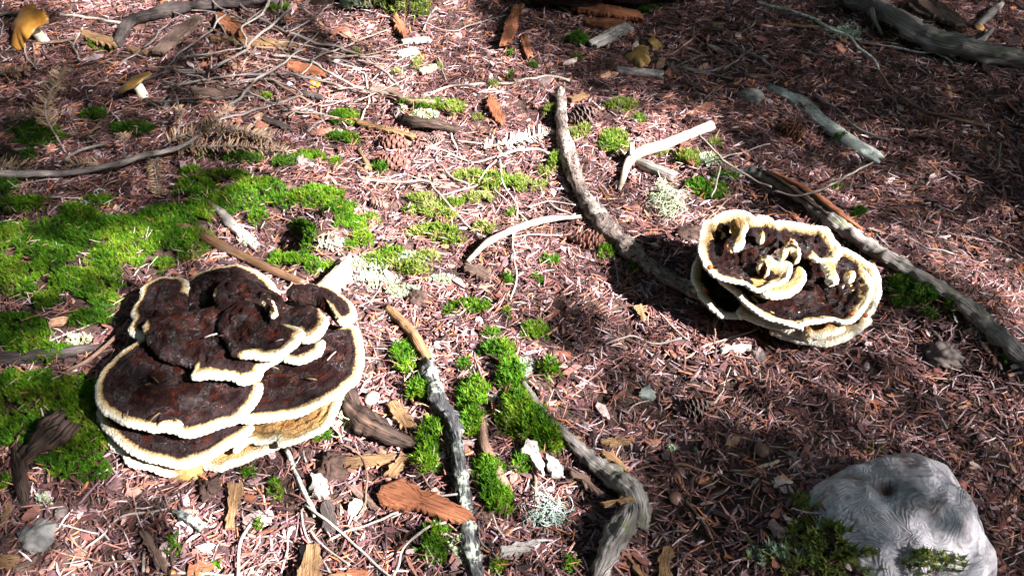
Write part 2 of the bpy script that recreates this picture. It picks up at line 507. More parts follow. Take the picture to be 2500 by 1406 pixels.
mc = np.array([(.30, .13, .04), (.30, .19, .10), (.20, .10, .06), (.34, .28, .22)])
V2, T2, c2_ = needles_at(MPT, mc[R.randint(0, 4, len(MPT))] * R.uniform(.7, 1.1, (len(MPT), 1)))
T = np.concatenate([T, T2 + len(V)]); V = np.concatenate([V, V2]); colr = np.concatenate([colr, c2_])
o = link("needle_litter", mesh("needle_litter", V, T, M_LITTER, False, {"col": colr}))
tag(o, "brown and purplish dead conifer needles covering the whole forest floor", "needle litter", None, "stuff")


def chip_arrays(P, L, W, Tk, zoff, col, k=7, pit=.13, rol=.25):
    n = len(P)
    ax, sd, up = frames(n, R.uniform(0, 6.283, n), R.normal(0, pit, n), R.normal(0, rol, n))
    C = P + np.stack([np.zeros(n), np.zeros(n), zoff], -1)
    ang = (np.arange(k)[None, :] + R.uniform(-.3, .3, (n, k))) * 2 * np.pi / k
    rr = R.uniform(.62, 1.05, (n, k))
    ca = np.sign(np.cos(ang)) * np.abs(np.cos(ang)) ** .7; sa = np.sign(np.sin(ang)) * np.abs(np.sin(ang)) ** .8
    curl = R.normal(0, .35, n)
    lx = ca * rr * L[:, None]; ly = sa * rr * W[:, None]
    lz = curl[:, None] * ly * np.abs(sa)
    top = C[:, None] + ax[:, None] * lx[..., None] + sd[:, None] * ly[..., None] + up[:, None] * (lz + Tk[:, None] * .5)[..., None]
    bot = top - up[:, None] * Tk[:, None, None]
    cen = C + up * (Tk * .75)[:, None]
    V = np.concatenate([top, bot, cen[:, None]], 1).reshape(-1, 3)
    s = 2 * k + 1
    b = np.arange(n)[:, None] * s
    tri = [b + np.array([[i, (i + 1) % k, 2 * k]]) for i in range(k)]
    quad = [b + np.array([[i, k + i, k + (i + 1) % k, (i + 1) % k]]) for i in range(k)]
    return V, [np.concatenate(tri), np.concatenate(quad)], np.repeat(col, s, 0)


P, u, v = scatter_pts(34000, .04)
n = len(P)
L = R.gamma(3.0, .0019, n) + .003
W = L * R.uniform(.25, .6, n)
V, F, colr = chip_arrays(P, L, W, R.uniform(.0006, .0022, n), R.uniform(.002, .009, n), palcol(n))
o = link("bark_crumbs", mesh("bark_crumbs", V, F, M_CHIP, False, {"col": colr}))
tag(o, "crumbs of bark and rotten wood mixed through the needle litter", "bark crumbs", None, "stuff")

# the larger flakes, one by one
CP = np.array([.78, .74, .82]) * np.array([(.20, .085, .055), (.30, .14, .085), (.42, .25, .14), (.12, .07, .062), (.30, .22, .19), (.055, .036, .034), (.24, .10, .06), (.52, .42, .35)])
cnt = 0
while cnt < 290:
    uu, vv = R.uniform(0, 2500), R.uniform(0, 1406)
    if R.rand() > .35 + .65 * (vv / 1406) and R.rand() > .4: continue
    if moss_val(np.array([uu]), np.array([vv]), ALLM)[0] > .05: continue
    p = G(uu, vv)
    s = R.uniform(.007, .018) * (1.7 if vv < 330 else 1)
    ck = R.randint(len(CP))
    V, F, cc = chip_arrays(p[None], np.array([s]), np.array([s * R.uniform(.22, .55)]), np.array([R.uniform(.0015, .004)]), np.array([.0085]), CP[ck][None] * R.uniform(.8, 1.2), 8, .16, .22)
    o = link("bark_flake", mesh("bark_flake", V, F, M_CHIP, False, {"col": cc}))
    cw = ("reddish-brown", "rusty orange-brown", "tan", "dark purple-brown", "greyish", "blackish", "dull red", "bleached pale")[ck]
    sw = "larger" if s > .017 else "small"
    tag(o, f"{sw} loose {cw} bark flake lying on the needle litter", "bark flake", f"{sw} {cw} bark flakes scattered over the litter")
    cnt += 1


# ------------------------------------------------------------------ moss
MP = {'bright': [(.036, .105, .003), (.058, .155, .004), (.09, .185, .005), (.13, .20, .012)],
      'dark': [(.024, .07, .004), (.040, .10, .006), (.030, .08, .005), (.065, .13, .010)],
      'yellow': [(.09, .16, .014), (.13, .20, .018), (.18, .22, .04), (.22, .24, .07)],
      'pale': [(.36, .40, .20), (.46, .50, .34), (.50, .55, .44), (.38, .46, .34)],  # lichen tones, raised to whiten patches in the sunlit core
      'feather': [(.13, .17, .03), (.09, .13, .025), (.20, .22, .06), (.28, .36, .26)]}


def moss_arrays(ells, pal, hgt=.010, dens=62000, K=9, puff=.008, zfun=None, wid=1.0):
    us = [e[0] - e[2] * 1.3 for e in ells] + [e[0] + e[2] * 1.3 for e in ells]
    vs2 = [e[1] - e[3] * 1.4 for e in ells] + [e[1] + e[3] * 1.4 for e in ells]
    cs = np.array([atz(a, b, 0.02) for a in (min(us), max(us)) for b in (max(min(vs2), -300), max(vs2))])
    lo = cs.min(0)[:2] - .03; hi = cs.max(0)[:2] + .03
    n = int((hi[0] - lo[0]) * (hi[1] - lo[1]) * dens)
    x = R.uniform(lo[0], hi[0], n); y = R.uniform(lo[1], hi[1], n)
    z = (zfun or H)(x, y)
    P = np.stack([x, y, z], -1)
    u, v = project(P)
    mv = moss_val(u, v, ells)
    thr = (fbm(x * 38, y * 38, 4, 3) - .40) * (1.5 if len(ells) > 4 else .9)
    ok = (mv > np.maximum(thr, 0.0)) & (mv > 0.01)
    P, mv = P[ok], mv[ok]
    n = len(P)
    if n == 0: return None
    lift = np.minimum(mv, .45) / .45
    hl = fbm(P[:, 0] * 70, P[:, 1] * 70, 2, 2)
    P[:, 2] += puff * lift * (.5 + hl) + .001
    pal = np.array(pal)
    ci = np.clip((fbm(P[:, 0] * 28, P[:, 1] * 28, 5, 3) * 1.7 - .35 + R.normal(0, .16, n)) * len(pal), 0, len(pal) - 1).astype(int)
    c = pal[ci] * R.uniform(.75, 1.3, (n, 1))
    az = R.uniform(0, 6.283, (n, K)); el = R.uniform(.35, 1.35, (n, K))
    lean = R.normal(0, .25, (n, 1, 2))
    ln = hgt * R.uniform(.45, .85, (n, K))
    st = np.linspace(0, .55, K)[None, :] * hgt * R.uniform(.7, 1.2, (n, 1))
    d = np.stack([np.cos(az) * np.cos(el), np.sin(az) * np.cos(el), np.sin(el)], -1)
    d[..., :2] += lean * .6
    s = np.stack([-np.sin(az), np.cos(az), np.zeros_like(az)], -1)
    b0 = P[:, None] + np.concatenate([lean * st[..., None], st[..., None]], -1)
    w = hgt * .085 * wid
    V = np.stack([b0 - s * w, b0 + s * w, b0 + d * ln[..., None]], 2).reshape(-1, 3)
    T = np.arange(n * K * 3).reshape(-1, 3)
    return V, T, np.repeat(c, K * 3, 0)


def moss(name, ells, pal, label, cat, group=None, kind=None, **kw):
    r = moss_arrays(ells, MP[pal], **kw)
    if r is None: return None
    o = link(name, mesh(name, r[0], r[1], M_MOSS, False, {"col": r[2]}))
    return tag(o, label, cat, group, kind)


moss("moss_carpet", CARPET, 'bright', "wide green moss carpet left of and beside the large shelf fungus", "moss", None, "stuff", dens=66000, K=10, puff=.012)
moss("moss_bank", BANK, 'bright', "green moss bank along the peeled stick behind the large shelf fungus", "moss", None, "stuff", dens=66000, K=10, puff=.012)
for key, ells in CUSH.items():
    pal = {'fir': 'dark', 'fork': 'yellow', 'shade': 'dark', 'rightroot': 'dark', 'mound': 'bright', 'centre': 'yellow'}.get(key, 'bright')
    for i, e in enumerate(ells):
        pp = pal if not (key == 'centre' and i < 8 and i != 6) else 'bright'
        sw = "broad " if e[2] >= 45 else ("tiny " if e[2] < 18 else "")
        lab = sw + CLABEL[key].replace("small ", "")
        if key in OWN_LABELS: lab = OWN_LABELS[key][i]
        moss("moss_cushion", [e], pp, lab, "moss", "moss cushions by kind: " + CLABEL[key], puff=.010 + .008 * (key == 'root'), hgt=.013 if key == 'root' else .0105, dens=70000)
moss("moss_mound", [(1003, 22, 50, 46), (1025, 5, 40, 36)], 'yellow', "tall yellow-green moss mound at the dark log beyond the sunlit litter", "moss", None, hgt=.016, puff=.05, dens=60000)
moss("lichen_cushion", [(880, 15, 45, 22), (850, 8, 30, 14)], 'pale', "whitish lichen cushion beside the tall yellow-green moss mound", "lichen", None, hgt=.012, puff=.02, wid=2.2)
moss("lichen_cushion", [(945, 20, 28, 18)], 'feather', "olive lichen cushion between the whitish lichen and the moss mound", "lichen", None, hgt=.012, puff=.02, wid=1.8)
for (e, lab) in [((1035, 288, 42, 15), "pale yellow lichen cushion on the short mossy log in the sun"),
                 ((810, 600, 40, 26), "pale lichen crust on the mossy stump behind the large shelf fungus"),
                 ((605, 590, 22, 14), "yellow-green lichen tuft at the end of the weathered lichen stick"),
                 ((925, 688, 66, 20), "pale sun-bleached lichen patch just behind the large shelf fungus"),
                 ((905, 650, 58, 24), "lime-white lichen spread added to whiten the sunlit core below the mossy stump"),  # this and the next three: pale lichen added to brighten the sunlit core
                 ((1000, 640, 46, 18), "pale lichen patch added to whiten the sunlit core among the lime moss tufts"),
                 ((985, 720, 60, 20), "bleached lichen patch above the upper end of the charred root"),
                 ((1080, 690, 44, 14), "small pale lichen patch added to whiten the sunlit core left of the purplish bark lump"),
                 ((1275, 905, 32, 26), "pale moss crust beside the upper end of the grey buried root"),
                 ((1125, 1340, 30, 40), "pale lichen crust on the charred root near its mossy end"),
                 ((200, 835, 36, 12), "mint-green lichen on the dark log at the moss carpet"),
                 ((985, 275, 16, 8), "tiny pale lichen beside the short mossy log"),
                 ((835, 330, 12, 10), "mint-green lichen tuft beside the sunlit moss cushions"),
                 ((1640, 1105, 17, 13), "white lichen flake on the shaded litter beside the brown mushroom caps"),
                 ((115, 1130, 24, 12), "mint-green lichen on the bark stub beside the moss carpet"),
                 ((90, 1315, 34, 16), "white crusty lichen over the small stone by the moss carpet"),
                 ((110, 1225, 26, 14), "mint-green lichen patch under the bark stub"),
                 ((1730, 395, 40, 16), "grey-green lichen on the bank beside the forked bleached branch"),
                 ((2370, 790, 18, 12), "pale crust of lichen on the grey root"),
                 ]:
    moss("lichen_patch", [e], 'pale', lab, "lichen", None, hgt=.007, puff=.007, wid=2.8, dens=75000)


# ------------------------------------------------------------------ tubes: roots, sticks, twigs
def catmull(P, step):
    P = np.asarray(P, float)
    if len(P) == 2:
        n = max(2, int(np.linalg.norm(P[1] - P[0]) / step) + 1)
        t = np.linspace(0, 1, n)[:, None]
        return P[0] * (1 - t) + P[1] * t, t[:, 0]
    Q = np.concatenate([[2 * P[0] - P[1]], P, [2 * P[-1] - P[-2]]])
    out = []; tt = []
    m = len(P) - 1
    for i in range(m):
        a, b, c, d = Q[i], Q[i + 1], Q[i + 2], Q[i + 3]
        n = max(2, int(np.linalg.norm(c - b) / step) + 1)
        t = np.linspace(0, 1, n, endpoint=False)[:, None]
        out.append(.5 * ((2 * b) + (-a + c) * t + (2 * a - 5 * b + 4 * c - d) * t ** 2 + (-a + 3 * b - 3 * c + d) * t ** 3))
        tt.append((i + t[:, 0]) / m)
    out.append(P[-1:]); tt.append([1.0])
    return np.concatenate(out), np.concatenate(tt)


def tube_arrays(P, rad_, sides=8, rough=.12, flat=1.0, jag=.6, seed=0, freq=1.0):
    n = len(P)
    T = np.gradient(P, axis=0); T /= np.linalg.norm(T, axis=1)[:, None] + 1e-12
    up = np.array([0, 0, 1.0])
    S = np.cross(T, up); bad = np.linalg.norm(S, axis=1) < 1e-3; S[bad] = (1, 0, 0)
    S /= np.linalg.norm(S, axis=1)[:, None]
    U = np.cross(S, T)
    al = np.concatenate([[0], np.cumsum(np.linalg.norm(np.diff(P, axis=0), axis=1))])
    a = np.arange(sides) / sides * 2 * np.pi
    rm = max(float(np.mean(rad_)), 1e-4)
    nz = 1 + rough * 2 * (fbm(al[:, None] / rm * .45 * freq + seed * 3.7, np.cos(a)[None, :] * 1.3 + 5 + np.sin(a)[None, :] * 2.1, seed % 5, 3) - .5) * 1.6
    nz *= 1 + rough * .8 * (vn(al / rm * .12 + seed, np.zeros(n) + seed, 3) - .5)[:, None] * 2
    nz *= 1 + rough * .9 * (fbm(al[:, None] / rm * 1.6 * freq + seed * 1.7, a[None, :] * 1.9 + 11 * 0 + seed, (seed + 2) % 5, 2) - .5)
    rr = rad_[:, None] * nz
    V = P[:, None] + S[:, None] * (rr * np.cos(a))[..., None] + U[:, None] * (rr * np.sin(a) * flat)[..., None]
    j = jag * rm
    V[0] -= T[0] * (R.rand(sides) * j)[:, None]; V[-1] += T[-1] * (R.rand(sides) * j)[:, None]
    tc = np.stack([np.broadcast_to(al[:, None], rr.shape), rm * np.cos(a)[None] * np.ones((n, 1)), rm * np.sin(a)[None] * np.ones((n, 1))], -1) + np.array([seed * 1.37, seed * .31, seed * .17])
    c0 = P[0] + T[0] * rm * .2; c1 = P[-1] - T[-1] * rm * .2
    V = np.concatenate([V.reshape(-1, 3), [c0, c1]])
    tc = np.concatenate([tc.reshape(-1, 3), tc[0].mean(0)[None], tc[-1].mean(0)[None]])
    I = np.arange(n * sides).reshape(n, sides)
    J = np.roll(I, -1, 1)
    quads = np.stack([I[:-1], I[1:], J[1:], J[:-1]], -1).reshape(-1, 4)
    e0 = np.stack([I[0], J[0], np.full(sides, n * sides)], -1); e1 = np.stack([J[-1], I[-1], np.full(sides, n * sides + 1)], -1)
    return V, [quads, np.concatenate([e0, e1])], tc


_seed = [0]


def px_path(pts, wpx, lift=None):
    """pts (u,v[,extra lift m]); wpx number or (w0,w1) or list per point"""
    if isinstance(wpx, (int, float)): ws_ = [wpx] * len(pts)
    elif len(wpx) == 2 and len(pts) != 2: ws_ = list(np.linspace(wpx[0], wpx[1], len(pts)))
    else: ws_ = list(wpx)
    P = []; rr = []
    for (q, w) in zip(pts, ws_):
        g0 = G(q[0], q[1])
        r = w * mpp(g0) / 2
        lf = (r * .45 + .006 if lift is None else lift) + (q[2] if len(q) > 2 else 0)
        P.append(G(q[0], q[1], lf)); rr.append(r)
    return np.array(P), np.array(rr)


def tube(name, pts, wpx, mat, label=None, cat=None, group=None, parent=None, lift=None, rough=.14, sides=8, step=.008, flat=1.0, jag=.6, freq=1.0, kink=0.0):
    P, rr = px_path(pts, wpx, lift)
    C, t = catmull(P, step)
    r = np.interp(t, np.linspace(0, 1, len(rr)), rr)
    _seed[0] += 1; s = _seed[0]
    if kink:
        al = np.concatenate([[0], np.cumsum(np.linalg.norm(np.diff(C, axis=0), axis=1))])
        C[:, 0] += (vn(al * 45 + s, al * 0 + s, 1) - .5) * kink
        C[:, 1] += (vn(al * 45 + s, al * 0 + s * 2.3, 2) - .5) * kink
        C[:, 2] += (vn(al * 30 + s, al * 0 + s * 1.3, 3) - .5) * kink * .8
    V, F, tc = tube_arrays(C, r, sides, rough, flat, jag, s, freq)
    o = link(name, mesh(name, V, F, WOOD[mat], True, {"tc": tc}), parent)
    return tag(o, label, cat, group)


# roots
def root_thing(name, label, cat, base, parts):
    e = empty(name, G(*base), label, cat)
    for pr in parts:
        nm, pts, w, mat = pr[:4]
        kw = dict(sides=14, step=.006, rough=.2)
        kw.update(pr[4] if len(pr) > 4 else {})
        tube(nm, pts, w, mat, parent=e, **kw)
    return e


tube("bark_stick", [(1368, 222, .012), (1370, 290, .012), (1385, 370, .01), (1420, 470, .008), (1470, 540, .006), (1530, 605), (1590, 655), (1650, 690), (1720, 722), (1790, 750)],
     [20, 27, 33, 40, 46, 46, 46, 44, 42, 40], 'bark', "long flaky-barked stick curving from the sunlit litter down under the smaller shelf fungus", "branch", sides=18, step=.005, rough=.26, freq=1.6)
root_thing("forked_branch", "forked bleached branch with a knobby bark elbow beyond the pale lichen tuft", "branch", (1560, 390),
           [("stem", [(1737, 307, .03), (1684, 328, .026), (1615, 355, .02), (1564, 372, .012), (1534, 396, .008), (1522, 436, .004), (1512, 465)], [24, 25, 25, 26, 22, 16, 8], 'bleach', dict(rough=.12, jag=.15)),
            ("side_branch", [(1541, 350, .03), (1543, 372, .018), (1545, 385, .01)], [10, 17, 20], 'bleach')])
tube("grey_stick", [(1552, 394), (1598, 413), (1645, 432)], [20, 30, 26], 'root', "short thick grey stick lying under the forked bleached branch", "stick", sides=14, rough=.3)
root_thing("surface_root", "long grey surface root running behind the smaller shelf fungus, splintered at its upper end", "root", (2080, 560),
           [("root_body", [(1700, 448, -.01), (1760, 432, -.004), (1830, 424, .0), (1900, 448, .002), (1990, 505, .002), (2080, 575, .002), (2150, 620, .003), (2230, 668, .004), (2310, 715, .004), (2390, 775, .004), (2450, 832, .004), (2560, 930, .004)],
             [12, 18, 26, 36, 36, 34, 34, 34, 36, 42, 46, 46], 'root', dict(rough=.42, sides=22, step=.004, freq=1.6)),
            ("splinter", [(1880, 420, .022), (1935, 445, .024), (1990, 478, .022), (2050, 522, .02), (2105, 560, .014)], [8, 16, 17, 14, 6], 'red', dict(rough=.3)),
            ("splinter", [(1840, 412, .016), (1890, 432, .022), (1960, 480, .022), (2030, 530, .018)], [6, 12, 12, 5], 'log', dict(rough=.3)),
            ])
root_thing("surface_root", "thick weathered root with pale forks in the shaded corner behind everything", "root", (2250, 82),
           [("root_body", [(2060, -30, .02), (2099, 0, .02), (2143, 20, .02), (2201, 55, .018), (2246, 82, .016), (2287, 102, .014), (2338, 112, .012), (2406, 130, .01), (2560, 158)], [50, 50, 48, 44, 42, 36, 34, 36, 40], 'root', dict(rough=.42, sides=22, step=.005)),
            ("side_root", [(2155, 18, .03), (2200, 34, .025), (2248, 52, .012)], [18, 18, 10], 'bleach'),
            ("side_root", [(2128, 22, .035), (2135, 50, .02), (2153, 84)], [12, 11, 7], 'root'),
            ("side_root", [(2340, 112, .012), (2378, 104, .012), (2400, 96, .015), (2422, 72, .012)], [16, 15, 14, 10], 'root')])
tube("dead_branch", [(2380, 68), (2420, 31, .01), (2446, 10, .01)], [14, 18, 14], 'root', "short grey dead branch above the thick weathered root", "branch", rough=.25)
tube("lichen_stick", [(1878, 216), (1945, 246), (1997, 290), (2048, 328), (2099, 362), (2145, 388)], [36, 46, 44, 44, 46, 44], 'slab', "thick grey-green lichen-crusted stick sunk in the shaded litter", "stick", flat=.55, lift=.004, sides=18, rough=.16)
root_thing("charred_root", "charred black and white root running through the moss in front", "root", (1114, 1073),
           [("root_body", [(1042, 890), (1060, 936, .004), (1074, 990, .006), (1100, 1019, .006), (1114, 1073, .008), (1121, 1130, .008), (1128, 1188, .008), (1136, 1246, .004), (1143, 1296), (1157, 1368), (1170, 1450)], [28, 34, 36, 38, 40, 40, 38, 36, 40, 46, 50], 'char', dict(rough=.42, freq=1.6, sides=20, step=.004)),
            ("upper_root", [(946, 750), (970, 775, .003), (990, 792, .004), (1017, 828, .004), (1039, 868), (1050, 900)], [16, 22, 26, 28, 28, 24], 'tan', dict(rough=.28))])
tube("buried_root", [(1178, 1020), (1182, 1080, .004), (1197, 1116, .004), (1222, 1165, .003), (1245, 1200)], [16, 24, 28, 26, 14], 'brown', "reddish buried root between the moss cushions beside the charred root", "root", rough=.3, sides=14)
root_thing("knuckled_root", "pale grey root bending down into a cracked knob beside the brown mushroom caps", "root", (1450, 1130),
           [("root_body", [(1278, 935), (1310, 985, .004), (1350, 1030, .006), (1400, 1080, .008), (1450, 1128, .01), (1500, 1165, .012), (1545, 1200, .012), (1565, 1245, .008), (1560, 1285)], [14, 24, 26, 32, 44, 52, 50, 40, 30], 'root', dict(rough=.42, sides=24, step=.004, freq=1.4)),
            ("knob", [(1535, 1222, .006), (1530, 1262, .012), (1515, 1300, .012), (1490, 1345, .004), (1465, 1400)], [36, 66, 74, 66, 40], 'root', dict(rough=.45, sides=28, step=.004, freq=1.6))])
tube("peeled_stick", [(404, 532), (484, 570), (554, 608), (644, 650), (742, 692)], [18, 22, 24, 24, 20], 'stick', "peeled brown stick lying against the back of the large shelf fungus", "stick", sides=14, rough=.16)
tube("weathered_stick", [(500, 493), (532, 509), (564, 548), (593, 573), (626, 602)], [12, 20, 22, 24, 18], 'birch', "short whitish weathered stick in the moss behind the peeled brown stick", "stick", sides=14, rough=.28)
tube("dark_log", [(-40, 884), (0, 880), (100, 868), (180, 856), (246, 846)], [34, 34, 32, 28, 12], 'dark', "dark grey weathered log end poking across the moss carpet", "log", sides=16, rough=.3)
tube("thin_twig", [(158, 906), (210, 882, .01), (260, 842, .02), (312, 792, .03)], [8, 9, 9, 7], 'brown', "brown twig leaning up from the dark log against the large shelf fungus", "twig")
tube("hollow_log", [(800, 935), (830, 962), (880, 1019, .004), (952, 1062, .004), (1015, 1087)], [40, 46, 46, 44, 30], 'log', "dark brown rotten log piece sticking out from under the large shelf fungus", "log", sides=22, rough=.4, step=.004, jag=1.2)
tube("bark_stub", [(70, 1115), (105, 1085, .008), (158, 1035, .01)], [48, 62, 56], 'log', "dark bark stub with lichen beside the moss carpet", "stump", sides=24, rough=.45, step=.004, jag=1.0)
tube("buried_root", [(40, 1085), (48, 1140, .004), (55, 1190, .004), (62, 1240)], [26, 32, 34, 20], 'log', "dark root running down beside the lichened bark stub", "root", sides=14, rough=.3)
tube("black_branch", [(284, 110), (299, 81, .004), (319, 54, .01), (353, 39, .012), (443, 19, .012), (528, 13, .012), (592, 6, .01), (680, 2, .008)], [22, 26, 28, 27, 26, 24, 22, 20], 'dark', "thick black crooked branch behind the twig tangle", "branch", sides=18, rough=.42, step=.005)
tube("mossy_log", [(985, 292), (1020, 300, .006), (1070, 306, .006), (1120, 318)], [22, 30, 28, 18], 'log', "short mossy log lying on the sunlit litter behind the cones", "log", sides=14, rough=.3)
tube("dark_stick", [(898, 224), (949, 226, .004), (992, 247, .004), (1045, 249, .004), (1109, 256), (1141, 260)], [10, 13, 14, 13, 11, 8], 'brown', "dark crooked stick above the short mossy log", "stick", rough=.25)
tube("white_stick", [(1506, 171), (1560, 178), (1616, 184)], [20, 23, 22], 'birch', "short white-barked stick on the shaded litter below the rotting yellow mushroom", "stick", sides=14, rough=.12)
tube("bleached_stick", [(1142, 638, .008), (1190, 592, .02), (1250, 562, .024), (1300, 545, .018), (1350, 534, .014), (1416, 529, .01)], [11, 17, 18, 16, 12, 9], 'bleach', "arched white bleached stick lifted off the sunlit litter", "stick", sides=12, rough=.2)
tube("tan_stub", [(876, 366), (890, 390), (905, 414)], [10, 12, 11], 'tan', "short tan stick stub beside the paired cones", "stick")
tube("rotten_log", [(1290, -30, .03), (1400, -22, .03), (1560, -30, .03), (1720, -40, .02)], [60, 70, 70, 60], 'log', "dark rotten log at the far edge of the shaded litter", "log", sides=20, rough=.35)

